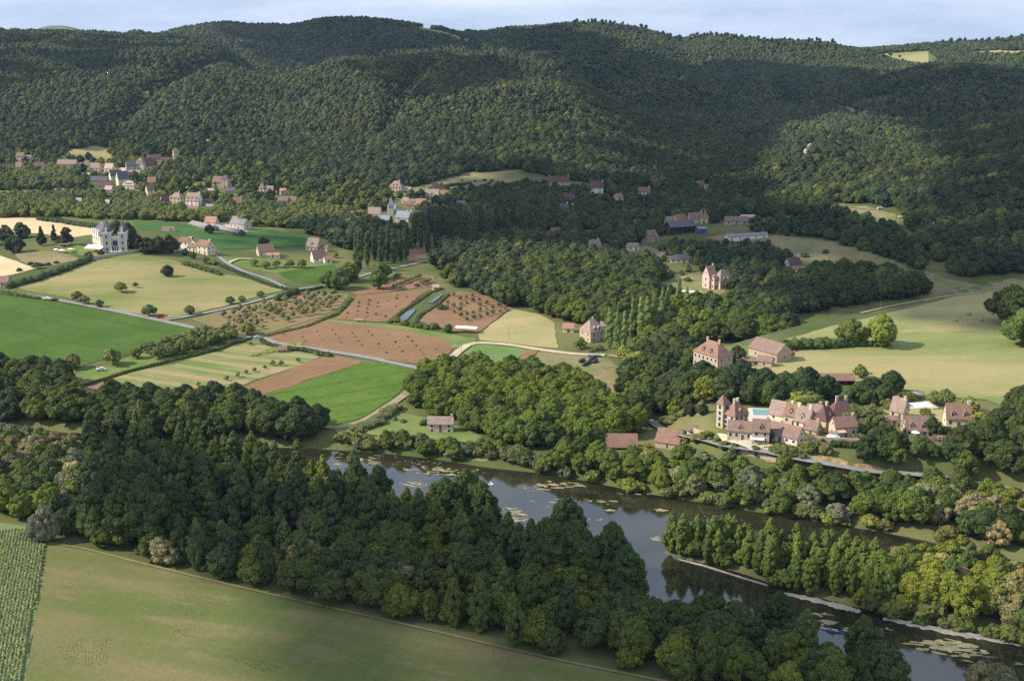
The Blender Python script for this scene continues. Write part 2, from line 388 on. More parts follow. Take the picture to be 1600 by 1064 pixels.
FIELDS = [  # name, material, polygon
 ('wheat_field', 'wheat', [(-60,340),(60,341),(110,345),(148,352),(150,366),(110,372),(60,365),(-60,363)]),
 ('green_field', 'crop3', [(206,346),(250,347),(300,351),(330,356),(318,364),(312,368),(280,370),(262,364),(215,358)]),
 ('wheat_field', 'wheat', [(-60,398),(0,400),(28,408),(55,420),(10,432),(-60,436)]),
 ('garden', 'strawy', [(20,392),(95,394),(128,405),(60,421),(30,408)]),
 ('meadow', 'mead', [(16,446),(60,432),(140,410),(210,399),(260,404),(300,416),(345,428),(400,438),(452,452),(380,470),(290,494),(255,499),(200,488),(90,463),(40,455)]),
 ('green_field', 'crop', [(-80,458),(0,459),(90,472),(200,492),(300,514),(290,530),(240,545),(180,560),(150,565),(112,578),(60,582),(-80,590)]),
 ('green_field', 'crop3', [(300,366),(345,363),(420,362),(470,366),(500,372),(490,382),(420,388),(345,390),(330,382)]),
 ('meadow', 'garden', [(340,398),(400,404),(450,408),(520,412),(520,432),(470,440),(430,428),(375,418)]),
 ('green_field', 'crop', [(432,427),(470,420),(520,413),(530,425),(508,440),(470,444)]),
 ('garden', 'garden', [(128,582),(240,548),(310,526),(400,531),(410,538),(376,534),(300,560),(160,592),(112,600)]),
 ('kitchen_garden', 'gar2', [(105,597),(160,592),(270,570),(370,536),(420,540),(440,546),(505,556),(470,570),(330,618),(230,640),(108,618)]),
 ('ploughed_field', 'soil2', [(108,594),(180,597),(240,612),(262,616),(200,640),(130,630)]),
 ('ploughed_field', 'soil', [(516,554),(568,566),(380,628),(320,634),(318,628)]),
 ('maize_field', 'crop2', [(568,566),(610,566),(655,574),(662,584),(610,626),(560,656),(510,667),(450,655),(372,630)]),
 ('orchard_ground', 'soil3', [(296,498),(345,486),(420,470),(462,456),(520,458),(546,460),(532,480),(500,496),(440,514),(400,524),(368,522),(330,512)]),
 ('ploughed_field', 'soil', [(404,526),(470,508),(500,500),(560,508),(640,518),(700,532),(706,545),(695,556),(664,572),(560,556),(480,545),(440,536)]),
 ('orchard_ground', 'soil', [(548,459),(590,444),(600,430),(680,432),(680,448),(640,452),(560,462)]),
 ('ploughed_field', 'soil', [(522,500),(545,480),(558,462),(672,452),(640,475),(610,502),(592,504)]),
 ('grass_strip', 'garden', [(502,498),(600,506),(660,515),(745,530),(738,540),(706,545),(690,530),(600,514),(500,502)]),
 ('ploughed_field', 'soil', [(652,502),(700,466),(710,456),(750,458),(800,482),(745,521),(700,518)]),
 ('stubble_field', 'stubble', [(748,522),(800,483),(840,490),(868,505),(872,545),(800,537),(750,532)]),
 ('green_field', 'crop4', [(718,560),(742,538),(760,537),(822,546),(796,578),(740,576)]),
 ('ploughed_field', 'soil', [(796,578),(822,546),(842,548),(815,585)]),
 ('stubble_field', 'strawy', [(815,585),(845,549),(905,556),(950,560),(985,590),(975,615),(940,620),(900,600),(850,590)]),
 ('mown_field', 'mown', [(72,847),(130,856),(250,886),(400,922),(550,956),(700,990),(850,1025),(1000,1056),(1060,1066),(1250,1110),(1200,1400),(-100,1400),(30,1120)]),
 ('maize_field', 'maizebed', [(-120,812),(0,816),(38,822),(40,838),(72,851),(60,930),(30,1110),(-20,1300),(-200,1300)]),
 ('riverside_lawn', 'garden', [(515,668),(560,668),(612,640),(640,648),(700,660),(770,690),(800,706),(760,724),(700,714),(620,704),(540,696)]),
 ('meadow', 'mead2', [(1195,600),(1165,585),(1225,560),(1228,530),(1300,510),(1420,482),(1500,462),(1560,455),(1660,470),(1660,640),(1590,642),(1540,626),(1450,618),(1400,606),(1340,598),(1270,594),(1215,590)]),
 ('meadow', 'strawy', [(1380,438),(1450,424),(1478,436),(1510,442),(1600,438),(1660,440),(1660,470),(1560,455),(1500,462),(1440,474),(1455,455)]),
 ('meadow', 'garden', [(1085,545),(1160,540),(1228,532),(1250,560),(1200,580),(1150,592),(1088,582)]),
 ('meadow', 'strawy', [(1030,440),(1095,425),(1140,440),(1130,460),(1060,470),(1020,460)]),
 ('meadow', 'strawy', [(1160,372),(1210,368),(1300,378),(1370,398),(1440,425),(1380,436),(1290,424),(1220,404),(1170,395)]),
 ('hill_meadow', 'strawy', [(1300,326),(1350,322),(1400,336),(1395,350),(1340,345)]),
 ('ploughed_field', 'soil2', [(1170,345),(1240,338),(1244,346),(1190,352)]),
 ('ploughed_field', 'soil2', [(1102,372),(1148,362),(1140,376),(1112,378)]),
 ('meadow', 'strawy', [(960,394),(1010,385),(1040,395),(1030,410),(1000,415),(960,405)]),
 ('hill_meadow', 'mead2', [(108,236),(150,228),(172,232),(176,252),(150,258),(112,250)]),
 ('hill_meadow', 'strawy', [(640,296),(700,278),(730,270),(800,267),(822,276),(800,290),(760,300),(700,302),(650,306)]),
 ('hill_meadow', 'garden', [(700,296),(765,286),(768,298),(720,304)]),
 ('ploughed_field', 'soil2', [(634,390),(665,386),(668,405),(640,408)]),
 ('green_field', 'garden', [(-20,298),(60,298),(90,303),(60,307),(-20,308)]),
 ('lawn', 'garden', [(275,300),(300,285),(318,285),(322,296)]),
 ('lawn', 'garden', [(320,304),(395,302),(396,309),(325,308)]),
 ('village_green', 'garden', [(355,356),(440,356),(455,364),(380,364)]),
 ('lawn', 'garden', [(478,300),(505,300),(505,306),(480,306)]),
 ('hill_meadow', 'mead2', [(1318,98),(1380,84),(1450,80),(1473,102),(1440,106),(1380,92)]),
 ('hill_clearing', 'strawy', [(640,42),(668,44),(700,52),(745,66),(740,70),(690,58),(650,48)]),('hill_clearing', 'strawy', [(1310,170),(1325,167),(1345,177),(1330,182)]),('hill_clearing', 'strawy', [(398,214),(418,218),(412,232),(396,228)]),('hill_clearing', 'mead2', [(1490,84),(1540,80),(1660,80),(1660,87),(1560,90)]),('hill_clearing', 'strawy', [(560,232),(572,230),(580,238),(566,241)]),('hill_clearing', 'strawy', [(1290,292),(1345,296),(1340,300),(1292,297)]),
 ('lawn', 'garden', [(110,382),(140,388),(160,396),(200,398),(230,392),(215,402),(150,404),(120,398)]),
 ('garden', 'garden', [(90,384),(125,386),(120,396),(95,394)]),
 ('cliff_face', 'cliff', [(1190,706),(1262,712),(1330,722),(1400,738),(1392,756),(1300,748),(1200,722)]),
 ('village_yard', 'dirt', [(1120,678),(1172,690),(1215,700),(1212,708),(1160,700),(1130,692)]),
 ('village_yard', 'yard', [(1168,652),(1205,650),(1222,660),(1200,664),(1172,662)]),
 ('village_yard', 'stubble', [(1335,612),(1400,612),(1460,640),(1530,640),(1520,660),(1470,676),(1430,660),(1370,650)]),
 ('farm_yard', 'yard', [(276,384),(300,376),(304,384),(284,390)]),
]
EXCL = []
_k = 0
for nm, mt, P in FIELDS:
    drape(nm, P, LM[mt], off=.14 + .012 * (_k % 7) + (.1 if mt in ('soil', 'cliff', 'yard', 'dirt') else 0)); _k += 1
    EXCL.append(P)

# roads and tracks
ROADS = []
def road(name, pts, wid, mat, off=.42):
    o, q = strip(name, pts, wid, LM[mat], off); ROADS.append((q, wid)); return o
road('road', [(-60,452),(0,458),(90,470),(180,487),(280,508),(330,519),(400,531),(470,543),(560,557),(620,569),(662,578)], 4.2, 'road')
road('road', [(250,502),(285,497),(345,485),(420,466),(458,454),(500,448),(540,440),(580,428),(640,415),(665,409)], 3.2, 'road', .5)
road('road', [(455,455),(420,438),(378,424),(352,410),(338,398)], 3.0, 'road', .5)
road('track', [(335,400),(300,380),(296,372),(302,371)], 3.2, 'dirt', .5)
road('track', [(355,413),(372,406),(392,406)], 3, 'dirt', .55)
road('track', [(690,576),(704,562),(722,546),(742,537),(790,539),(850,548),(900,554),(945,556)], 4.2, 'dirt')
road('track', [(640,612),(600,640),(560,662),(530,668),(505,668)], 4.0, 'dirt2')
road('track', [(395,527),(410,530),(428,538)], 6, 'road', .55)
road('track', [(950,556),(985,560),(1010,556)], 3.5, 'dirt2')
road('track', [(178,393),(200,388),(215,388),(250,394)], 4, 'yard', .5)
road('road', [(985,645),(1020,662),(1040,678),(1080,694),(1130,706),(1200,716),(1262,730),(1340,745),(1400,750),(1460,756),(1540,768),(1660,790)], 3.8, 'road', .6)
road('track', [(70,849),(130,858),(250,888),(400,924),(550,958),(700,992),(850,1027),(1000,1058),(1100,1078)], 1.1, 'strawy', .4)
road('track', [(1150,586),(1170,578),(1200,574)], 5, 'dirt2', .5)
road('track', [(350,352),(372,360),(384,364)], 4, 'yard', .5)
road('track', [(1345,490),(1400,478),(1480,464),(1540,458)], 2.0, 'dirt2', .45)
road('track', [(598,305),(612,300),(622,300)], 4, 'yard', .5)
road('track', [(1300,320),(1340,326),(1390,330)], 2.5, 'dirt2', .45)
road('track', [(1140,695),(1170,705),(1180,712)], 3.5, 'yard', .5)

# river
wm, t, b = nt('river_water'); g = N(t, 'ShaderNodeNewGeometry'); n1 = noise(t, g.outputs['Position'], .05, 4, .6)
t.links.new(mix(t, ramp(t, n1, .4, .65), (.016, .017, .009), (.036, .034, .016)), b.inputs['Base Color'])
b.inputs['Roughness'].default_value = .06; b.inputs['IOR'].default_value = 1.72
n2 = noise(t, g.outputs['Position'], .7, 4, .6); bp = N(t, 'ShaderNodeBump'); bp.inputs['Strength'].default_value = .05; bp.inputs['Distance'].default_value = .3
t.links.new(n2, bp.inputs['Height']); t.links.new(bp.outputs[0], b.inputs['Normal'])
big = [(p[0], p[1]) for p in RIVW]; cx = sum(p[0] for p in big) / len(big)
def grow(P, d):
    A = sum(P[i][0] * P[(i+1) % len(P)][1] - P[(i+1) % len(P)][0] * P[i][1] for i in range(len(P))); s = 1 if A > 0 else -1; Q = []
    for i in range(len(P)):
        a, b, c = Vector(P[i-1]), Vector(P[i]), Vector(P[(i+1) % len(P)]); e = (c - a).normalized(); n = Vector((e.y, -e.x)) * s; Q.append(tuple(b + n * d))
    return Q
drape('river', grow(big, 5), wm, world=True, z=WATER_Z, step=40)
EXCL_W = [grow(RIVW, 1)]
# gravel margins along the island and banks
def wline(pts, z=WATER_Z): return [plane_pt(a, b, z) for a, b in pts]
for pts, wd in (([(1060,874),(1100,884),(1160,903),(1200,915)], .9), ([(1225,927),(1270,937),(1330,952),(1345,956)], 3.6), ([(1380,966),(1430,976),(1500,990),(1560,1000),(1640,1014)], 4.6), ([(1520,985),(1560,995),(1600,1006)], 3)):
    W = [Vector(p) for p in wline(pts)]; Q = []
    V = []; n = 40; cum = W
    for i in range(n + 1):
        tt = i / n * (len(W) - 1); k = min(int(tt), len(W) - 2); q = W[k].lerp(W[k+1], tt - k); d = (W[k+1] - W[k]).normalized(); nn = Vector((-d.y, d.x))
        ww = wd * (.5 + .8 * rnd.random()) * math.sin(PI * min(1, max(.04, i / n))) ** .4
        for kk, zz in ((-.6, WATER_Z - .3), (-.2, WATER_Z + .22), (.35, WATER_Z + .3), (.6, WATER_Z - .3)): V.append((*(q + nn * ww * kk), zz))
    Fs = [(i*4+k, i*4+k+1, i*4+k+5, i*4+k+4) for i in range(n) for k in range(3)]
    o = link('gravel_bank', mesh_np('gravel_bank', V, np.array(Fs)[:, ::-1], LM['gravel'])); o['kind'] = 'structure'
# floating water weed
weed_m = ground('water_weed', (.34, .30, .17), (.20, .18, .085), (.48, .43, .28), s1=.3, s2=1.2, seed=31)
V = []; Fs = []
def blob(px, py, lx, ly, ang):
    X, Y = plane_pt(px, py, WATER_Z); n = 14; ca, sa = math.cos(ang), math.sin(ang); k0 = len(V); V.append((X, Y, WATER_Z + .05))
    for i in range(n):
        a = 2 * PI * i / n; r = .6 + .55 * rnd.random(); x = lx * r * math.cos(a); y = ly * r * math.sin(a)
        V.append((X + x * ca - y * sa, Y + x * sa + y * ca, WATER_Z + .04))
    for i in range(n): Fs.append((k0, k0 + 1 + i, k0 + 1 + (i + 1) % n))
for cxp, cyp, sx, sy, n, sz in ((560,720,34,5,26,2.4),(665,733,26,4,16,2.2),(705,738,40,5,22,2.6),(645,757,20,5,12,2.2),(545,712,20,3,10,1.6),(650,722,40,3,10,1.2),(870,758,34,5,22,2.6),(830,763,30,4,10,1.4),(890,785,50,5,14,2.2),(805,812,24,16,46,2.2),(790,826,20,10,20,2.2),(1005,771,22,2,7,1.6),(1030,797,10,2,4,2),(1285,959,10,3,4,2.4),(1293,973,16,4,7,3.2),(1322,981,5,3,3,2.0),(1470,1010,50,8,34,3.2),(1510,1022,26,5,12,3),(1445,1004,16,4,8,2.4),(1030,840,14,4,8,2.0),(1116,787,6,1,2,2),(1590,1037,8,2,3,2),(1396,983,10,2,3,1.6),(950,797,6,1,3,2),(1110,806,30,2,4,1.6),(930,812,20,2,4,1.5)):
    for _ in range(int(n * 1.5)):
        blob(cxp + rnd.gauss(0, sx * .55), cyp + rnd.gauss(0, sy * .6), sz * rnd.uniform(.2, 1.0) ** 1.3, sz * rnd.uniform(.06, .3), rnd.gauss(-.25, .2))
tag(link('water_weed', mesh_np('water_weed', V, Fs, weed_m)), 'pale mats of weed floating on the brown river', 'water weed', kind='stuff')
# ------------------------------------------------------------------ buildings
HOUSE_BOX = []
RM = dict(
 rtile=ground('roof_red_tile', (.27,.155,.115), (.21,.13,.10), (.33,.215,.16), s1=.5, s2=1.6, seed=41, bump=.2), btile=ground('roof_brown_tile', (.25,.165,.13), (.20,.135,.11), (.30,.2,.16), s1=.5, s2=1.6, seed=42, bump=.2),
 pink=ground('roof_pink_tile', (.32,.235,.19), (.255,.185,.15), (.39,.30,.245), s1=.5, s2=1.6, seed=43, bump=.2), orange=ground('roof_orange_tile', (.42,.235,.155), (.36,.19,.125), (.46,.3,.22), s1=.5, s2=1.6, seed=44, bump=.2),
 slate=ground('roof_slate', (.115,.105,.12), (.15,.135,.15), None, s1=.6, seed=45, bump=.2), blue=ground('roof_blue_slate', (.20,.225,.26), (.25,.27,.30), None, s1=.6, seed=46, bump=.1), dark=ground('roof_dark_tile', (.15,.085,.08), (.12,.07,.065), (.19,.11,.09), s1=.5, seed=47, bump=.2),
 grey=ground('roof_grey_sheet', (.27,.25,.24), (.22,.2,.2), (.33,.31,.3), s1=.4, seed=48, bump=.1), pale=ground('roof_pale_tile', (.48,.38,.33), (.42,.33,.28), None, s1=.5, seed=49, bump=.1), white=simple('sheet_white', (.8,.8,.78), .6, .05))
WM = dict(stone=simple('wall_stone', (.43,.34,.23), .9, .22, 1.2), ochre=simple('wall_ochre', (.53,.42,.265), .9, .14, .9), cream=simple('wall_cream', (.66,.56,.40), .9, .12, .9), white=simple('wall_white', (.74,.69,.60), .9, .1, .9), grey=simple('wall_grey', (.38,.345,.29), .9, .2, 1.2), dark=simple('wall_dark', (.09,.08,.08), .9, .2, 1), pinkw=simple('wall_pink', (.56,.42,.34), .9, .15, 1), wood=simple('wall_timber', (.26,.15,.09), .9, .2, 1), bluew=simple('wall_blue', (.07,.09,.22), .8, .1, 1), lime=simple('wall_limestone', (.50,.47,.38), .9, .12, 1))
glass = simple('window_glass', (.035,.04,.055), .25, .2, 3, .5); frame_m = simple('window_frame', (.62,.6,.56), .7, .08); trim_b = simple('shutter_blue', (.22,.26,.42), .7, .1); door_m = simple('door_wood', (.12,.075,.05), .8, .2, 3); iron = simple('iron', (.05,.05,.05), .6, .1)
def gable_solid(L_, D_, z, rh, ov, th=.28):
    a = D_/2 + ov; dz = rh / (D_/2) * ov; x0, x1 = -L_/2 - ov*.6, L_/2 + ov*.6
    S = [(-a, z - dz + .02), (-a, z - dz + th + .02), (0, z + rh + th + .02), (a, z - dz + th + .02), (a, z - dz + .02), (0, z + rh + .02)]
    V = [(x0, y, zz) for y, zz in S] + [(x1, y, zz) for y, zz in S]; n = 6
    return V, [(0,1,2,5),(2,3,4,5),(6,11,8,7),(8,11,10,9)] + [(i, i+6, (i+1)%6+6, (i+1)%6) for i in range(6)]
def wallbox(L_, D_, z, rh, gab):
    x, y, b = L_/2, D_/2, -2.5
    V = [(-x,-y,b),(x,-y,b),(x,y,b),(-x,y,b),(-x,-y,z),(x,-y,z),(x,y,z),(-x,y,z)]
    if not gab: return V, [(0,1,5,4),(1,2,6,5),(2,3,7,6),(3,0,4,7),(4,5,6,7)]
    V += [(-x,0,z+rh),(x,0,z+rh)]
    return V, [(0,1,5,4),(2,3,7,6),(1,2,6,9,5),(3,0,4,8,7),(4,5,9,8),(6,7,8,9)]
def hip_solid(L_, D_, z, rh, ov, cut=.5):
    x, y = L_/2 + ov, D_/2 + ov; r = max(.15, L_/2 - D_*cut)
    V = [(-x,-y,z),(x,-y,z),(x,y,z),(-x,y,z),(-x,-y,z+.18),(x,-y,z+.18),(x,y,z+.18),(-x,y,z+.18),(-r,0,z+rh),(r,0,z+rh)]
    return V, [(0,3,2,1),(0,1,5,4),(1,2,6,5),(2,3,7,6),(3,0,4,7),(4,5,9,8),(6,7,8,9),(5,6,9),(7,4,8)]
def window(par, cx, cy, cz, face, w_, h_, fine, pane=None, fm=None, arch=False):
    """face: 0 front(-y) 1 right(+x) 2 back 3 left(-x)"""
    def bx(w2, h2, t0, t1):
        m = MB()
        if face in (0, 2):
            s = -1 if face == 0 else 1; a, b_ = sorted((cy + s*t0, cy + s*t1)); m.box(cx - w2/2, a, cz - h2/2, cx + w2/2, b_, cz + h2/2)
        else:
            s = 1 if face == 1 else -1; a, b_ = sorted((cx + s*t0, cx + s*t1)); m.box(a, cy - w2/2, cz - h2/2, b_, cy + w2/2, cz + h2/2)
        return m
    o = bx(w_, h_, -.05, .07).build('window', pane or glass, par)
    if fine: bx(w_ + .34, h_ + .3, -.06, .035).build('frame', fm or frame_m, o)
    return o
def wing(par, off, L_, D_, wh, rh, typ, rm, wm, nf=2, ns=1, fl=None, dm=0, ch=1, fine=False, pane=None, door=True, M=None, open_=False, fm=None, winh=1.25, sides=(0, 1, 3), rname='roof', wname='wall'):
    ox, oy, oz, orz = off; T = Matrix.Translation((ox, oy, oz)) @ Matrix.Rotation(orz, 4, 'Z')
    def mk(name, VF, mat, p):
        V, Fc = VF; V = [tuple(T @ Vector(v)) for v in V]; return link(name, mesh_np(name, V, Fc, mat), p)
    g = typ == 'gable'
    if open_:
        m = MB(); k = max(3, int(L_/3.5))
        for i in range(k + 1):
            x = -L_/2 + .2 + (L_ - .4) * i / k; m.box(x - .14, -D_/2 + .05, -1, x + .14, -D_/2 + .33, wh - .03)
        m.box(-L_/2, D_/2 - .3, -2, L_/2, D_/2, wh - .03); m.box(-L_/2, -D_/2 + .4, -2, -L_/2 + .25, D_/2 - .32, wh - .03); m.box(L_/2 - .25, -D_/2 + .4, -2, L_/2, D_/2 - .32, wh - .03)
        wl = mk(wname, (m.v, m.f), wm, par)
    else: wl = mk(wname, wallbox(L_, D_, wh, rh, g), wm, par)
    rf = mk(rname, gable_solid(L_, D_, wh, rh, .35) if g else hip_solid(L_, D_, wh + .01, rh, .35, .5 if typ == 'hip' else .28), rm, par)
    for c in range(ch):
        x = (L_/2 - .7 - (0 if g else D_*.35)) * (1 if c == 0 else -1); m = MB(); m.box(x - .45, -.35, wh + rh*.55, x + .45, .35, wh + rh + 1.0); m.box(x - .52, -.42, wh + rh + 1.0, x + .52, .42, wh + rh + 1.15)
        mk('chimney', (m.v, m.f), wm, rf)
    if open_: return
    fl = fl or max(1, round(wh / 2.9)); hh = wh / fl
    def put(x, y, z, face, w_, h_, nm='window'):
        q = window(par, x, y, z, face, w_, h_, fine, pane, fm)
        for ob in (q, *[c for c in NEWKIDS(q)]): ob.data.transform(T)
        if nm == 'door': q.name = 'door'; q.data.materials[0] = door_m
    for f_ in range(fl):
        z = hh * f_ + hh * .52
        if 0 in sides:
            for i in range(nf):
                x = -L_/2 + L_ * (i + .5) / nf
                if f_ == 0 and door and i == nf // 2: put(x, -D_/2, 1.05, 0, 1.05, 2.1, 'door')
                else: put(x, -D_/2, z, 0, min(.95, L_/nf*.5), min(winh, hh*.6))
        for face, s in ((1, 1), (3, -1)):
            if face in sides:
                for i in range(ns): put(s * L_/2, -D_/2 + D_ * (i + .5) / ns, z, face, min(.9, D_/ns*.5), min(winh, hh*.6))
    if g and rh > 2.6 and ns:
        for face, s in ((1, 1), (3, -1)):
            if face in sides: put(s * L_/2, 0, wh + rh*.3, face, .7, .95)
    for i in range(dm):
        x = -L_/2 + L_ * (i + .5) / dm if dm > 1 else 0
        if not g and dm > 1: x *= .62
        zz = wh + rh * .12; yy = -D_/2 + D_/2 * .12; m = MB(); dh = min(1.7, rh*.45); back = yy + D_/2 * (dh / rh) * 1.15
        m.add([(x-.62,yy,zz-.3),(x+.62,yy,zz-.3),(x+.62,yy,zz+dh*.72),(x-.62,yy,zz+dh*.72),(x,yy,zz+dh*1.2),(x-.62,back,zz+dh*.72),(x+.62,back,zz+dh*.72),(x,back+.4,zz+dh*1.2),(x-.62,yy+.3,zz-.3),(x+.62,yy+.3,zz-.3)],
              [(0,1,2,4,3),(0,3,5,8),(1,9,6,2),(5,7,6,9,8)])
        d = mk('dormer', (m.v, m.f), wm, rf)
        r2 = MB(); r2.add([(x-.8,yy-.15,zz+dh*.62),(x,yy-.15,zz+dh*1.24),(x+.8,yy-.15,zz+dh*.62),(x-.8,back+.1,zz+dh*.62),(x,back+.6,zz+dh*1.24),(x+.8,back+.1,zz+dh*.62),
                (x-.8,yy-.15,zz+dh*.74),(x,yy-.15,zz+dh*1.36),(x+.8,yy-.15,zz+dh*.74),(x-.8,back+.1,zz+dh*.74),(x,back+.6,zz+dh*1.36),(x+.8,back+.1,zz+dh*.74)],
               [(0,3,4,1),(1,4,5,2),(6,7,10,9),(7,8,11,10),(0,6,9,3),(2,5,11,8),(0,1,7,6),(1,2,8,7)])
        m2 = MB().box(x-.38, yy-.06, zz+.02, x+.38, yy+.02, zz+dh*.68)
        k0 = len(m.v); mm = MB(); mm.add(m.v, m.f); me = d.data
        # roof and pane live in the dormer mesh (they are too small to be seen apart)
        allm = MB(); allm.add(m.v, m.f); nf1 = len(allm.f); allm.add(r2.v, r2.f); nf2 = len(allm.f); allm.add(m2.v, m2.f)
        V = [tuple(T @ Vector(v)) for v in allm.v]; d.data = mesh_np('dormer', V, allm.f, [wm, rm, glass], [0]*nf1 + [1]*(nf2-nf1) + [2]*(len(allm.f)-nf2))
_kids = {}
def NEWKIDS(o): return [c for c in COL.objects[-3:] if c.parent == o] if False else [c for c in bpy.data.objects if False] or list(o_children(o))
def o_children(o): return [c for c in _LINKED[-3:] if c.parent == o]
_LINKED = []
_link0 = link
def link(name, me, parent=None, loc=(0, 0, 0)):
    o = _link0(name, me, parent, loc); _LINKED.append(o); return o

def house(px, py, L_, D_, wh, rh, ang, typ, roof, wall, label, name='house', cat='house', group=None, wings=(), box=True, dz=0, **kw):
    P = GP(px, py); s = mpp(P); a = R(ang)
    if py < 345: L_, D_, wh, rh = L_*1.0, D_*1.0, wh*1.05, rh*1.0
    if px > 1110 and 650 < py < 700: L_, D_, wh, rh = L_*.94, D_*.92, wh*.92, rh*.92
    L_, D_, wh, rh = L_*s, D_*s, wh*s, rh*s
    ext = (abs(L_*math.sin(a)) + abs(D_*math.cos(a))) / 2; X, Y = P.x * (P.y + ext) / P.y, P.y + ext
    z = h1(X, Y) + dz; z = max(z, P.z - .2) if z < P.z + 3 else P.z
    e = empty(name, (X, Y, z), a, label, cat, group); fine = s < .34
    kw.setdefault('fine', fine); kw.setdefault('nf', max(1, int(L_ / 3.2))); kw.setdefault('ns', max(1, int(D_ / 4.5)))
    wing(e, (0, 0, 0, 0), L_, D_, wh, rh, typ, RM[roof], WM[wall], **kw)
    Ri = Matrix.Rotation(-a, 3, 'Z')
    for (dx, dy, l2, d2, w2, r2, a2, t2, ro2, wa2, k2) in wings:
        o = Ri @ Vector((dx * s, dy, 0)); k3 = dict(nf=max(1, int(l2*s/3.2)), ns=1, fine=fine, ch=0); k3.update(k2)
        wing(e, (o.x, o.y, k3.pop('z', 0), R(a2)), l2*s, d2*s, w2*s, r2*s, t2, RM[ro2], WM[wa2], **k3)
    if box: HOUSE_BOX.append((px, py, L_*abs(math.cos(a))/s + D_*abs(math.sin(a))/s, wh / s))
    return e
G_ = 'gable'
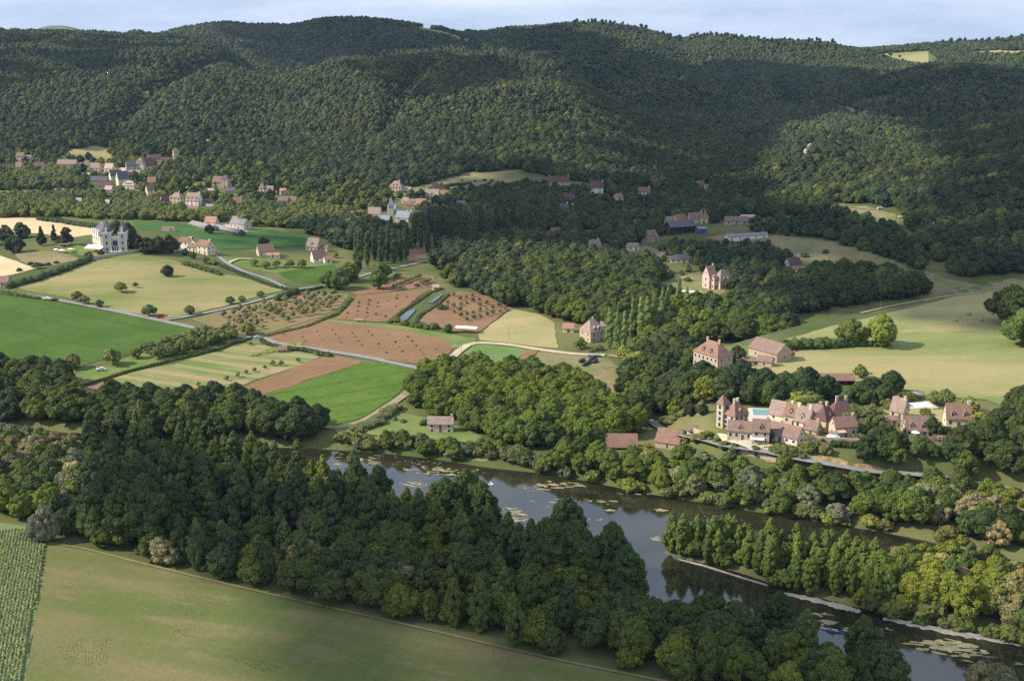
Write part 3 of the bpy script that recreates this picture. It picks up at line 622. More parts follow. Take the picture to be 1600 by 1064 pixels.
HS = [
 # riverside village
 (1148,674,33,27,25,22,40,'hip','rtile','ochre','yellow tower house with a steep red roof at the left of the riverside village',dict(name='tower_house',nf=3,ns=2,dm=1,ch=2,fl=3,fm=trim_b,pane=glass,wings=[(-19,1.2,15,13,38,15,0,'hip','rtile','ochre',dict(fl=4,ns=1,nf=1,fm=trim_b,wname='tower',rname='tower_roof'))])),
 (1156,692,40,22,16,14,-17,G_,'btile','stone','low stone house with a grey-brown roof directly below the tower house',dict(nf=4,dm=1,ch=0)),
 (1188,695,28,24,22,17,-12,G_,'btile','stone','two-storey stone house with a white terrace awning, second in the lower village row',dict(nf=2,dm=1,ch=1)),
 (1224,697,64,30,13,16,-40,G_,'btile','cream','long cream house with a dark gable end in the lower village row',dict(nf=5,ch=0,winh=.9)),
 (1222,660,40,26,10,20,-38,G_,'pink','cream','house with a big pink sloping roof right of the swimming pool',dict(nf=2,ch=1,box=False)),
 (1238,666,24,22,17,17,-38,G_,'rtile','ochre','narrow ochre house with a bright red roof, between two pink roofs',dict(nf=2,dm=1,box=False)),
 (1256,672,26,24,14,22,-38,G_,'pink','cream','narrow house with a pink roof, dormer and brick chimney in the middle of the village',dict(nf=2,dm=1,ch=2,box=False)),
 (1270,680,22,20,8,13,-40,G_,'btile','stone','small brown-roofed house with a round chimney, between the long cream house and the ochre one',dict(nf=1,ch=1,box=False)),
 (1272,656,24,22,14,10,-10,G_,'pink','ochre','low pink-roofed house half hidden behind the narrow ones',dict(nf=1,ch=1,box=False)),
 (1288,676,26,24,19,25,40,'pyr','dark','ochre','ochre house with a pointed pyramid roof in the middle of the village',dict(nf=1,ns=1,dm=1,ch=1)),
 (1312,664,44,32,12,29,8,'hip','dark','ochre','house with the largest and darkest hipped roof of the village',dict(nf=2,ch=2,box=False)),
 (1316,686,40,24,20,15,14,G_,'rtile','ochre','yellow gabled house with a pink awning over its terrace',dict(nf=3,ns=1,ch=1,wings=[(-20,-4.2,12,10,7,6,-20,G_,'pink','cream',dict(nf=1,ns=0,door=False))])),
 (1081,679,14,11,5,6,-15,G_,'btile','white','tiny white-ended outhouse left of the tower house',dict(nf=1,ns=0,ch=0)),
 # right of the village
 (1404,656,24,22,14,20,-42,G_,'pink','ochre','pink-roofed house with a tall grey gable in front of the white terraces',dict(nf=2,ch=1)),
 (1390,666,22,14,11,5,-4,G_,'btile','ochre','low ochre annex left of the twin-dormer roof',dict(nf=2,ch=0)),
 (1420,676,24,16,10,8,-30,G_,'pink','ochre','narrow pink-roofed link between two houses on the bank',dict(nf=1,ns=0,ch=0,box=False)),
 (1430,681,38,24,10,20,-6,G_,'btile','ochre','house with a brown twin-dormer roof above the steep bank',dict(nf=3,dm=2,ch=0)),
 (1494,668,40,26,16,22,-6,G_,'rtile','cream','isolated cream house with two dormers at the right of the village',dict(nf=3,dm=2,ch=1)),
 (1468,692,22,12,5,5,-20,G_,'dark','stone','ruined stone shed with a sagging brown roof',dict(nf=1,ns=0,ch=0)),
 # barns on the river side
 (970,703,50,24,5,17,-2,G_,'rtile','stone','long red-tiled barn on the bank, left of two',dict(name='barn',cat='barn',open_=True,ch=0)),
 (1047,704,40,30,9,17,-27,G_,'rtile','stone','red-tiled barn on the bank beside the road, right of two',dict(name='barn',cat='barn',nf=1,ns=1,ch=0)),
 (689,676,40,18,14,9,-2,G_,'pink','pinkw','small stone house with white shutters alone on the riverside lawn',dict(nf=3,fl=2,ch=1,winh=1.0)),
 # farm on the right
 (1113,581,54,33,22,20,-54,'hip','rtile','stone','big stone farmhouse with a red hipped roof and rows of windows',dict(nf=6,ns=2,fl=2,dm=2,ch=2)),
 (1203,568,60,36,14,14,-54,G_,'btile','stone','large stone barn with a brown roof and lean-to, right of the farmhouse',dict(name='barn',cat='barn',nf=2,ns=1,ch=0,wings=[(24,-1.2,26,16,9,4,36,G_,'rtile','stone',dict(nf=1,ns=0,door=False))])),
 (1167,571,34,12,7,4,-3,G_,'btile','ochre','low open cart shed between farmhouse and barn',dict(name='shed',cat='shed',nf=4,ns=0,ch=0,fl=1)),
 (1196,574,24,16,8,7,-30,G_,'btile','stone','small outbuilding in front of the stone barn',dict(name='shed',cat='shed',nf=1,ns=0,ch=0)),
 (1306,602,54,18,8,8,-1,G_,'rtile','wood','long open shed with a red roof at the foot of the meadow',dict(name='shed',cat='shed',open_=True,ch=0)),
 (925,536,27,30,16,18,32,'pyr','pink','stone','stone house with a steep flared roof and two dormers beside the poplars',dict(nf=2,ns=2,dm=2,ch=1)),
 (888,520,17,12,7,6,-4,G_,'orange','cream','small orange-roofed shed left of the steep-roofed house',dict(name='shed',cat='shed',nf=1,ns=0,ch=0)),
 (944,518,12,12,9,5,-10,G_,'pink','ochre','small pinkish outbuilding behind the steep-roofed house',dict(nf=1,ns=0,ch=0)),
 (1108,452,16,16,20,15,35,G_,'pink','pinkw','new yellow manor with a tall gable and steep pink roofs above the wood',dict(name='manor',nf=1,ns=1,fl=2,dm=0,ch=1,wings=[(20,-.5,28,20,11,19,0,'hip','pink','pinkw',dict(nf=4,dm=2,fl=1,ns=2)),(6,-4,7,7,19,5,0,'hip','btile','pinkw',dict(nf=1,ns=1,fl=2))])),
 (1238,425,24,17,8,12,28,G_,'dark','white','white-gabled house with a steep dark-red roof on the rough pasture',dict(nf=2,ns=1,ch=1,wings=[(4,-4,28,12,5,3,0,G_,'rtile','white',dict(nf=3,ns=0)),(-14,-.5,8,8,6,4,0,G_,'orange','ochre',dict(nf=1,ns=0))])),
 (1064,411,34,18,5,7,-4,'hip','slate','cream','pale bungalow with a dark hipped roof behind the slim cypress',dict(nf=4,ch=0)),
 (1166,378,70,12,7,3,18,G_,'grey','white','long low farm shed with a white end and grey roof',dict(name='farm_shed',cat='shed',nf=5,ns=1,ch=0)),
 (1150,352,36,12,6,6,-5,G_,'btile','grey','farm building with pinkish roof in front of the shaded wood',dict(nf=3,ch=0)),
 (1168,345,22,10,5,3,0,G_,'pale','grey','pale-roofed shed beside the pinkish farm roof',dict(name='shed',cat='shed',nf=2,ch=0)),
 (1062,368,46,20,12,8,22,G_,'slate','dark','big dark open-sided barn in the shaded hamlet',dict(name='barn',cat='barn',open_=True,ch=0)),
 (1096,366,14,10,8,2,8,G_,'grey','bluew','annex with a blue wall at the end of the dark barn',dict(name='shed',cat='shed',nf=1,ns=0,ch=0,door=False)),
 (1046,353,16,10,5,8,35,G_,'pink','cream','small cream-gabled house, left of two, behind the dark barn',dict(nf=1,ns=1,ch=0)),
 (1062,352,20,12,7,8,32,G_,'rtile','cream','cream-gabled house with a red roof behind the dark barn',dict(nf=2,ns=1,ch=0)),
 (1086,350,22,13,7,9,12,G_,'rtile','cream','red-roofed house with skylights in the shaded hamlet',dict(nf=2,ch=1)),
 (1101,350,13,13,8,9,-20,'hip','btile','ochre','yellow-walled house with a hipped roof at the right of the shaded hamlet',dict(nf=1,ch=1)),
 (1017,379,22,15,5,13,18,'pyr','btile','stone','steep pink-brown roofed house with a lower side roof above the scrub',dict(nf=2,dm=2,ch=0,wings=[(-10,-1.5,14,12,3,7,0,G_,'btile','stone',dict(nf=1,ns=0))])),
 (988,392,18,10,6,5,12,G_,'pink','white','white arched-end house on the scrubby slope',dict(nf=2,ns=1,ch=0)),
 (929,391,24,15,3,12,-14,'pyr','pink','cream','steep pink roof with two dormers among bright trees',dict(nf=2,dm=2,ch=1)),
 (922,366,26,8,3,2,0,G_,'slate','grey','low grey shed roof lost in the valley trees',dict(name='shed',cat='shed',nf=2,ch=0)),
 (868,367,16,9,4,6,20,G_,'rtile','white','small red-roofed white house alone in the shaded trees',dict(nf=1,ch=0)),
 (998,353,16,10,4,6,20,G_,'dark','cream','house almost hidden in the wood left of the shaded hamlet',dict(nf=1,ch=0)),
 (1006,305,18,9,5,6,-3,G_,'rtile','white','red-roofed house with a white wall under the dark hill',dict(nf=3,ch=1)),
 (1093,294,14,8,5,5,5,G_,'btile','grey','grey house with a chimney at the far hamlet, left one',dict(nf=2,ch=1)),
 (1105,297,9,6,6,3,0,'hip','btile','cream','small cream house at the far hamlet, right one',dict(nf=2,ch=0)),
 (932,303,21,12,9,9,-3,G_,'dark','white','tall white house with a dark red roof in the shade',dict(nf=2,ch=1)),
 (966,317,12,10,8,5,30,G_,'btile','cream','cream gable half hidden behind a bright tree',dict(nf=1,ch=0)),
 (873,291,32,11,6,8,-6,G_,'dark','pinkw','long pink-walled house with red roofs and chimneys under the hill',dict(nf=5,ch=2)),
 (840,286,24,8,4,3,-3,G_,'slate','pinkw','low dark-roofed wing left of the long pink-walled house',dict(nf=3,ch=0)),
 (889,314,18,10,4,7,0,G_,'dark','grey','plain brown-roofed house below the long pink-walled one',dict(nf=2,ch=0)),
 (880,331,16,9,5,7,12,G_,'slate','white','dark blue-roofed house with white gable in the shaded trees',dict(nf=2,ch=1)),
 (899,330,12,8,7,4,0,G_,'pink','pinkw','little pinkish house beside the dark blue roof',dict(nf=2,ch=0)),
 # central village
 (620,302,20,12,8,9,-18,'hip','pink','ochre','ochre house with dormers at the top of a pale drive',dict(nf=4,dm=2,ch=1,wings=[(16,1,12,8,2,6,0,G_,'pale','stone',dict(nf=1,ns=0))])),
 (586,341,20,13,6,9,-14,G_,'pink','cream','house with a broad pink roof left of the church',dict(nf=2,ch=0)),
 (553,341,10,8,6,4,10,G_,'btile','cream','small cream house half behind a dark round tree',dict(nf=2,ch=0)),
 (603,352,16,12,8,6,-20,G_,'blue','stone','grey-blue roofed building directly below the church tower',dict(nf=2,ch=0)),
 (632,348,24,16,7,9,-26,G_,'blue','grey','large hall with a pale blue-grey roof beside the church',dict(nf=2,ch=0)),
 (640,332,19,11,6,9,-8,'hip','rtile','cream','red-roofed house with little dormers behind the blue-roofed hall',dict(nf=3,dm=3,ch=0)),
 (634,318,10,8,3,5,-20,G_,'pink','cream','small pink roof, left of three, in the central village',dict(nf=1,ch=0)),
 (645,320,14,8,4,4,-10,G_,'btile','cream','long low brown roof in the middle of the central village',dict(nf=1,ch=0)),
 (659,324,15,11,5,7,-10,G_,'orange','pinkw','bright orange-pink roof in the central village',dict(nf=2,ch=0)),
 (676,313,22,15,5,10,-12,G_,'pink','stone','pink-roofed farmhouse at the right of the central village',dict(nf=3,dm=1,ch=0)),
 (684,303,18,10,5,8,-4,G_,'dark','cream','dark-roofed house rising behind the pink-roofed farmhouse',dict(nf=2,ch=0)),
 (695,311,13,11,6,6,-20,G_,'rtile','pinkw','red-roofed wing at the right end of the central village',dict(nf=1,ch=0)),
 (695,330,9,7,4,6,-4,G_,'pale','white','pale little house with a white wall behind the poplars',dict(nf=1,ch=0)),
 (722,324,16,8,4,5,0,G_,'grey','white','pale house glimpsed through the dark poplars',dict(nf=2,ch=0)),
 # hillside village at left
 (33,251,12,8,6,5,-8,G_,'btile','pinkw','pink-walled house at the far left of the hillside village',dict(nf=2,ch=0)),
 (45,251,10,7,4,3,-10,G_,'pink','cream','low cream house right of the far left pink-walled one',dict(nf=2,ch=0)),
 (31,264,13,9,2,7,-20,G_,'btile','grey','purple-brown roof at the lower far left of the village',dict(nf=1,ch=0)),
 (62,264,18,8,4,5,-10,G_,'dark','pinkw','broken brown roof left of the long pale farmhouse',dict(nf=2,ch=0)),
 (106,262,30,10,5,6,-4,G_,'pink','cream','long pale farmhouse with a pink-grey roof below the sloping meadow',dict(nf=5,ch=0)),
 (132,262,19,8,3,4,-3,G_,'btile','grey','low grey building right of the long pale farmhouse',dict(nf=3,ch=0)),
 (133,276,18,7,2.5,1.6,-8,G_,'pale','grey','flat pale shed roof among walnut trees',dict(name='shed',cat='shed',nf=2,ch=0)),
 (150,268,15,10,5,7,-12,G_,'pink','cream','cream house with a mauve roof, first of three under the meadow',dict(nf=2,ch=0)),
 (161,266,12,8,4,5,-12,G_,'dark','grey','dark-roofed link between two pale houses under the meadow',dict(nf=1,ch=0)),
 (172,269,14,10,5,7,-14,G_,'pale','cream','cream house with a pale roof, third of three under the meadow',dict(nf=2,ch=0)),
 (181,282,18,11,6,8,32,G_,'dark','white','white-gabled house with a dark roof left of the tall church-like house',dict(nf=2,ch=1)),
 (157,286,26,8,3,6,-8,G_,'slate','grey','long blackish roof in the middle of the hillside village',dict(nf=3,ch=0)),
 (166,295,26,9,3,6,-10,G_,'dark','grey','long dark brown roof below the blackish one',dict(nf=3,ch=0)),
 (206,267,17,11,7,7,24,G_,'slate','ochre','house with a yellow gable and dark slate roof',dict(nf=2,ns=2,dm=0,ch=0)),
 (220,266,13,10,9,9,-8,'hip','pink','cream','tall pink house with two dormers right of the yellow gable',dict(nf=1,dm=2,ch=0)),
 (234,265,18,11,5,9,30,G_,'dark','cream','large cream gable with a dark wing at the top of the village',dict(nf=2,ch=0)),
 (241,252,22,9,3,6,10,G_,'dark','pinkw','long dark roof with a pink end, highest of the village roofs',dict(nf=3,ch=0)),
 (260,253,16,7,3,3,0,G_,'dark','pinkw','low brown roof beside the little yellow tower',dict(nf=2,ch=0)),
 (275,248,8,8,10,5,25,'pyr','btile','ochre','small bright yellow tower house with a pyramid roof',dict(name='tower_house',nf=1,ns=1,fl=2,ch=0)),
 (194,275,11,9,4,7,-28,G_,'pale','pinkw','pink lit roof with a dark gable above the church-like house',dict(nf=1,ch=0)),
 (210,273,20,7,3,3,-4,G_,'pink','cream','long low tan roof below the yellow gable',dict(nf=3,ch=0)),
 (192,291,17,13,10,11,34,G_,'slate','cream','tall church-like cream house with a steep slate roof',dict(nf=2,ns=1,fl=2,ch=1)),
 (203,296,20,10,5,7,-14,'hip','pale','cream','pale pink roofs with dormers below the church-like house',dict(nf=3,dm=3,ch=0)),
 (171,301,12,8,4,5,-14,G_,'pale','grey','small pale-roofed shed at the lower edge of the village',dict(name='shed',cat='shed',nf=1,ch=0)),
 (124,319,9,7,3,6,-10,G_,'pale','pinkw','tiny pinkish garden house in the walnut groves',dict(nf=1,ch=0)),
 (169,319,9,7,2,4,-20,G_,'pale','pinkw','tiny pale roof showing above a yellow-green tree',dict(nf=1,ch=0)),
 (235,306,12,9,8,7,38,G_,'btile','cream','tan gabled house with a balcony, alone among trees',dict(nf=1,ns=2,ch=0)),
 (238,288,13,8,3,7,-6,G_,'rtile','grey','dull red roof in the trees above the tan gabled house',dict(nf=2,ch=0)),
 (258,319,14,9,4,8,40,G_,'dark','cream','little cream gable with a dark roof, left of the ochre double-storey house',dict(nf=1,ns=1,ch=0)),
 (278,319,20,15,9,8,-20,'hip','pink','ochre','ochre two-storey house with a mauve hipped roof and six windows',dict(nf=3,ns=2,fl=2,ch=1)),
 (304,322,22,16,8,11,-16,G_,'pink','white','white house with a steep dormered roof and balcony',dict(nf=3,ns=2,dm=3,ch=1)),
 (300,329,24,9,2,4,-16,G_,'rtile','pinkw','low red roof in front of the white balcony house',dict(nf=2,ch=0)),
 (326,321,15,9,4,5,30,G_,'dark','cream','house with a dark roof and cream gable right of the white balcony house',dict(nf=1,ch=0)),
 (332,325,18,8,2,3,-8,G_,'grey','cream','grey roof close to the walnut groves',dict(nf=2,ch=0)),
 (346,294,24,13,8,8,-10,G_,'btile','stone','grey stone manor with a square tower in the hanging gardens',dict(name='manor',nf=4,ch=1,wings=[(8,-2,11,11,14,5,0,'hip','slate','stone',dict(nf=1,ns=1,fl=2,wname='tower',rname='tower_roof'))])),
 (360,303,16,8,4,5,-4,G_,'slate','stone','dark-roofed outbuilding below the stone manor',dict(nf=3,ch=0)),
 (330,302,9,6,4,2,0,G_,'pale','cream','small cream garden building left of the manor',dict(nf=1,ch=0)),
 (372,322,14,9,5,8,-4,G_,'rtile','pinkw','red-brown roofed house between the black conifers',dict(nf=2,ch=1)),
 (422,304,14,10,5,7,-8,G_,'pink','cream','pink-roofed villa with a little turret by the twin cypresses',dict(nf=2,dm=1,ch=0,wings=[(-12,0,8,8,9,7,0,'pyr','btile','cream',dict(nf=1,ns=1,wname='tower',rname='tower_roof'))])),
 (443,305,11,8,5,4,-20,G_,'orange','ochre','orange-lit roof right of the twin cypresses',dict(nf=1,ch=0)),
 (443,317,16,8,3,6,-8,G_,'btile','grey','dark mauve roof below the twin cypresses, left one',dict(nf=2,ch=0)),
 (458,317,12,8,3,6,-12,G_,'btile','cream','dark mauve roof below the twin cypresses, right one',dict(nf=1,ch=0)),
 # farms between the fields
 (331,353,19,12,5,8,-16,G_,'orange','pinkw','orange-roofed house behind the long grey sheds',dict(nf=2,ch=0)),
 (364,347,17,10,3,5,-14,G_,'orange','cream','low orange roof behind the grey barn',dict(nf=2,ch=0)),
 (376,359,30,17,8,7,-32,G_,'grey','lime','grey barn with a pale side wall above the green field',dict(name='barn',cat='barn',nf=4,ch=0)),
 (318,360,66,14,3,4,-46,G_,'grey','grey','long low grey shed, left of two in line',dict(name='farm_shed',cat='shed',nf=4,ns=1,ch=0)),
 (354,368,90,14,4,4,-46,G_,'grey','dark','long low grey shed with a dark end, right of two in line',dict(name='farm_shed',cat='shed',nf=4,ns=1,ch=0)),
 (264,362,20,10,1,6,-4,G_,'btile','cream','roof with skylights showing over the dark trees of the château',dict(nf=2,ch=0)),
 (290,384,15,11,6,6,-20,G_,'btile','cream','house on the pale courtyard beside the château trees',dict(nf=2,ch=0)),
 (304,394,16,12,7,5,-28,G_,'btile','cream','low brown-roofed wing left of the white gabled courtyard house',dict(nf=2,ch=0)),
 (322,399,23,16,13,8,-32,G_,'rtile','cream','white gabled courtyard house with a balcony and red roof',dict(nf=2,ns=2,fl=2,ch=1)),
 (415,402,25,16,8,10,26,G_,'btile','ochre','yellow-gabled house with a dark roof and red terrace roof',dict(nf=3,ns=1,ch=0,wings=[(14,-5,20,9,3,3,-20,G_,'orange','white',dict(nf=3,ns=0))])),
 (491,393,20,15,7,12,-24,G_,'pink','btile' if False else 'pinkw','brown-walled new house with a steep mauve roof',dict(nf=3,ns=2,dm=1,ch=0,wings=[(17,-1,14,10,5,3,0,G_,'btile','pinkw',dict(nf=1,ns=0))])),
 (498,411,22,15,7,11,28,G_,'rtile','white','white gabled house with a dark red roof at the field edge',dict(nf=2,ns=2,ch=0,wings=[(15,-3,12,8,5,4,0,G_,'orange','white',dict(nf=1,ns=0))])),
 (4,449,26,14,7,8,-8,G_,'rtile','pinkw','red-roofed cottage cut by the left edge beside the road',dict(nf=4,ch=1)),
 (681,454,9,7,5,3,10,G_,'pale','cream','little white hut at the top of the pond',dict(name='hut',cat='hut',nf=1,ns=0,ch=0)),
 (441,552,14,10,5,4,10,G_,'rtile','wood','small brown wooden cabin beside the road',dict(name='cabin',cat='cabin',nf=2,ns=0,ch=0)),
 (228,151,9,6,3,3,0,G_,'orange','cream','lone red-roofed house high in the wooded left hill',dict(nf=2,ch=0)),
 (326,224,9,6,2,3,0,G_,'pink','cream','roof peeping out of the woods above the manor',dict(nf=1,ch=0)),
 (1425,342,7,5,3,1,0,G_,'grey','wood','rusty little shed at the edge of the dark hillside',dict(name='shed',cat='shed',nf=1,ns=0,ch=0)),
 (1374,329,7,5,3,2,10,G_,'grey','grey','tiny grey hut at the top of the hill meadow',dict(name='hut',cat='hut',nf=1,ns=0,ch=0)),
]
for h_ in HS:
    kw = h_[11]; house(*h_[:11], **kw)
HOUSE_BOX += [(1238, 438, 44, 10), (1304, 612, 54, 8), (1122, 462, 46, 10), (925, 552, 30, 8)]
# church tower
P = GP(611, 336); s = mpp(P); e = empty('church', tuple(P), 0, 'small church with a grey belfry and pointed blue spire', 'church')
MB().box(-8*s*.5, 0, -2, 8*s*.5, 8*s, 15*s).build('tower', WM['lime'], e)
V, Fc = hip_solid(8*s, 8*s, 15*s + .01, 12*s, .2); link('spire', mesh_np('spire', [(x, y + 4*s, z) for x, y, z in V], Fc, RM['blue']), e)
for x in (-.9, .9): window(e, x, 0, 12*s, 0, .8, 1.8, False)
MB().box(-3.5, 8*s + .02, -2, 3.5, 8*s + 14, 7*s).build('nave', WM['lime'], e); V, Fc = gable_solid(7, 14, 7*s, 3, .3); link('nave_roof', mesh_np('nave_roof', [(-y * .5, x + 8*s + 7.4, z) if False else (x, y + 8*s + 7.4, z) for x, y, z in V], Fc, RM['blue']), e)
HOUSE_BOX.append((611, 336, 12, 14))

# ------------------------------------------------------------------ the château
P = GP(182, 394); s = mpp(P); e = empty('chateau', tuple(P), R(6), 'pale stone château with two steep slate tower roofs above the dry meadow', 'château')
lim, sl_ = WM['lime'], RM['slate']; px_ = lambda a: (a - 182) * s
def cbox(name, x0, x1, y0, y1, z1, mat, p=e, z0=-2): return MB().box(x0, y0, z0, x1, y1, z1).build(name, mat, p)
hT = 29*s                                          # tower walls
def tower(x0, x1, y0, y1, hh, rh, nfl=3):
    t = cbox('tower', x0, x1, y0, y1, hh, lim); w2 = x1 - x0; d2 = y1 - y0
    cor = cbox('cornice', x0 - .3, x1 + .3, y0 - .3, y1 + .3, hh + .9, WM['white'], t, hh + .01)
    V, Fc = hip_solid(w2, d2, hh + .92, rh, -.05); r = link('tower_roof', mesh_np('tower_roof', [(x + (x0+x1)/2, y + (y0+y1)/2, z) for x, y, z in V], Fc, sl_), e)
    MB().cyl((x0+x1)/2, (y0+y1)/2, hh + rh + .8, hh + rh + 2.4, .12, .02, 6).build('finial', WM['white'], r)
    m = MB(); cx = (x0+x1)/2; m.box(cx - .7, y0 - .1, hh + .92, cx + .7, y0 + 1.2, hh + 3.0); m.add([(cx-.9,y0-.15,hh+3.0),(cx+.9,y0-.15,hh+3.0),(cx,y0-.15,hh+4.6),(cx-.9,y0+1.6,hh+3.0),(cx+.9,y0+1.6,hh+3.0),(cx,y0+1.6,hh+4.6)], [(0,1,2),(3,5,4),(0,2,5,3),(1,4,5,2),(0,3,4,1)])
    d = m.build('dormer', WM['white'], r); MB().box(cx - .38, y0 - .16, hh + 1.3, cx + .38, y0 - .09, hh + 2.6).build('window', glass, d) if False else None
    for k in range(nfl):
        z = hh * (k + .5) / nfl; window(e, (x0+x1)/2, y0, z, 0, 1.1, 2.0, True); window(e, x0, (y0+y1)/2, z, 3, 1.1, 2.0, True)
    for xx in (x0, x1): cbox('quoin', xx - .25, xx + .25, y0 - .06, y0 + .3, hh, WM['white'], t, -1.99)
xa, xb, xc, xd = px_(162), px_(174.5), px_(186.5), px_(198)
tower(xa, xb, 0, 7.5, hT, 19*s); tower(xc, xd, 0, 7.5, hT, 21*s)
# middle bay
c = cbox('centre_bay', xb + .26, xc - .26, 1.2, 7.4, 22*s, lim); cbox('balustrade', xb + .27, xc - .27, 1.0, 1.19, 22*s + .9, WM['white'], c, 22*s - .5)
window(e, (xb+xc)/2, 1.2, 13.5*s, 0, 3.0, 3.4, True); [window(e, (xb+xc)/2 + k*1.5, 1.2, 2.0, 0, .95, 3.0, True) for k in (-1, 0, 1)]
cbox('steps', xb - 1, xc + 1.5, -1.2, -.03, .7, WM['white'], e, -2)
# long wing going back to the left
a2 = R(58); w_len, w_d, w_h = 15.0, 9.0, 22*s
wg = empty('wing_frame', (0, 0, 0)); bpy.data.objects.remove(wg)
def wingbox(name, x0, x1, y0, y1, z0, z1, mat, p=e):
    m = MB().box(x0, y0, z0, x1, y1, z1); m.xf(Matrix.Translation((xa + .3, 7.6, 0)) @ Matrix.Rotation(R(-62), 4, 'Z')); return m.build(name, mat, p)
wingbox('wing', -13.5, 4.0, -4.5, 4.6, -2, w_h, WM['cream']); wingbox('wing_cornice', -13.9, 4.3, -4.9, 5.0, w_h + .01, w_h + .7, WM['white'])
V, Fc = hip_solid(18, 9.3, w_h + .72, 16*s, .1, .3); m = MB().add(V, Fc); m.xf(Matrix.Translation((xa + .3, 7.6, 0)) @ Matrix.Rotation(R(-62), 4, 'Z') @ Matrix.Translation((-4.7, 0, 0))); rf = m.build('wing_roof', sl_, e)
for k in range(4):
    x = -12 + k * 4.1; wingbox('dormer', x - .8, x + .8, -4.75, -3.0, w_h + .72, w_h + 4.2, WM['white'], rf)
    for zz in (2.4, 6.6): wingbox('window', x - .5, x + .5, -4.58, -4.45, zz, zz + 2.1, glass)
for x in (-10.5, -2.5, 2.5): wingbox('chimney', x - .5, x + .5, 1.2, 2.2, w_h + 3, w_h + 13*s + 2.2, WM['white'], rf)
HOUSE_BOX.append((175, 394, 52, 20))
# white awning of the terrace
P2 = GP(148, 394); aw = empty('awning', tuple(P2), R(-10), 'large white awning over the terrace at the foot of the château', 'awning')
m = MB(); m.add([(-6,-2.5,2.6),(6,-2.5,2.6),(6,3.5,4.2),(-6,3.5,4.2),(-6,-2.5,2.72),(6,-2.5,2.72),(6,3.5,4.32),(-6,3.5,4.32)], [(0,3,2,1),(4,5,6,7),(0,1,5,4),(1,2,6,5),(2,3,7,6),(3,0,4,7)]); m.build('canvas', RM['white'], aw)
for x in (-5.8, 0, 5.8): MB().cyl(x, -2.4, -.5, 2.62, .06, .06, 6).build('post', frame_m, aw)

# ------------------------------------------------------------------ smaller things
def walls_line(name, pts, h_, th, mat, label, cat='wall', **k):
    W = [Vector(G(*p)) for p in pts]; V = []; Fs = []
    dens = []
    for a, b in zip(W, W[1:]):
        n = max(1, int((b - a).length / 4)); dens += [a.lerp(b, i/n) for i in range(n)]
    dens.append(W[-1])
    for i, q in enumerate(dens):
        d = (dens[min(i+1, len(dens)-1)] - dens[max(0, i-1)]).normalized(); nn = Vector((-d.y, d.x)) * th / 2; z = h1(q.x, q.y)
        V += [(*(q + nn), z - 1), (*(q + nn), z + h_), (*(q - nn), z + h_), (*(q - nn), z - 1)]
    n = len(dens); Fs = [(i*4+k, i*4+(k+1)%4, i*4+4+(k+1)%4, i*4+4+k) for i in range(n-1) for k in range(4)] + [(3,2,1,0), (n*4-4, n*4-3, n*4-2, n*4-1)]
    return tag(link(name, mesh_np(name, V, Fs, mat)), label, cat)
walls_line('retaining_wall', [(142,407),(170,402),(200,397),(232,393)], 2.2, .6, WM['grey'], 'grey stone retaining wall curving under the château')
walls_line('stone_wall', [(1262,692),(1300,694),(1352,697)], 2.6, .5, WM['stone'], 'terrace wall under the clipped hedge of the village')
walls_line('stone_wall', [(1077,674),(1092,678),(1112,683)], 1.6, .5, WM['stone'], 'curved stone garden wall left of the tower house')
walls_line('stone_wall', [(1138,706),(1175,711),(1212,722),(1232,726)], 1.6, .5, WM['stone'], 'low stone wall beside the river road')
walls_line('stone_wall', [(262,300),(290,299),(312,302)], 4.0, .6, WM['grey'], 'tall grey terrace wall above the ochre two-storey house')
walls_line('stone_wall', [(424,276),(450,277),(474,279)], 3.4, .6, WM['btile'] if 'btile' in WM else WM['wood'], 'brown garden wall under the wood behind the pool villa')
walls_line('stone_wall', [(328,311),(350,311),(372,312),(392,311)], 3.0, .5, WM['dark'], 'dark wall closing the lawn below the manor')
walls_line('stone_wall', [(1100,303),(1130,303),(1150,306)], 2, .5, WM['lime'], 'pale wall in front of the far shaded hamlet')
walls_line('stone_wall', [(82,298),(100,299),(116,302)], 2, .5, WM['grey'], 'grey wall along the lane in the left village')

def car(px, py, ang, mat, label, group=None):
    P = GP(px, py); e = empty('parked_car', (P.x, P.y, P.z + .45), R(ang), label, 'car', group)
    m = MB(); prof = [(-2.1,.3),(-2.15,.75),(-1.5,.88),(-.95,.92),(-.45,1.42),(1.0,1.45),(1.65,1.0),(2.1,.9),(2.15,.35)]
    n = len(prof); V = [(x, -.82 if z < 1.1 else -.66, z) for x, z in prof] + [(x, .82 if z < 1.1 else .66, z) for x, z in prof]
    m.add(V, [tuple(range(n)), tuple(range(2*n-1, n-1, -1))] + [(i, i+n, (i+1) % n + n, (i+1) % n) for i in range(n)]); m.build('body', mat, e)
    m = MB()
    for sy in (-1, 1): m.box(-.75, sy*.70 - .06, .95, 1.1, sy*.70 + .06, 1.36) if False else m.box(-.6, sy*.79 - .05, .98, 1.1, sy*.79 + .02, 1.3)
    m.add([(-.98,-.6,.95),(-.98,.6,.95),(-.5,.55,1.4),(-.5,-.55,1.4),(-1.03,-.6,.95),(-1.03,.6,.95),(-.55,.55,1.42),(-.55,-.55,1.42)], [(0,1,2,3),(7,6,5,4),(0,4,5,1),(3,2,6,7)]); m.build('windows', glass, e)
    for x in (-1.35, 1.3):
        for sy in (-1, 1):
            w_ = MB().cyl(0, 0, -.12, .12, .33, .33, 12); w_.xf(Matrix.Translation((x, sy*.78, .33)) @ Matrix.Rotation(PI/2, 4, 'X')); w_.build('wheel', iron, e)
    for sy in (-.55, .55): MB().box(-2.2, sy - .16, .62, -2.12, sy + .16, .76).build('headlight', frame_m, e)
    return e
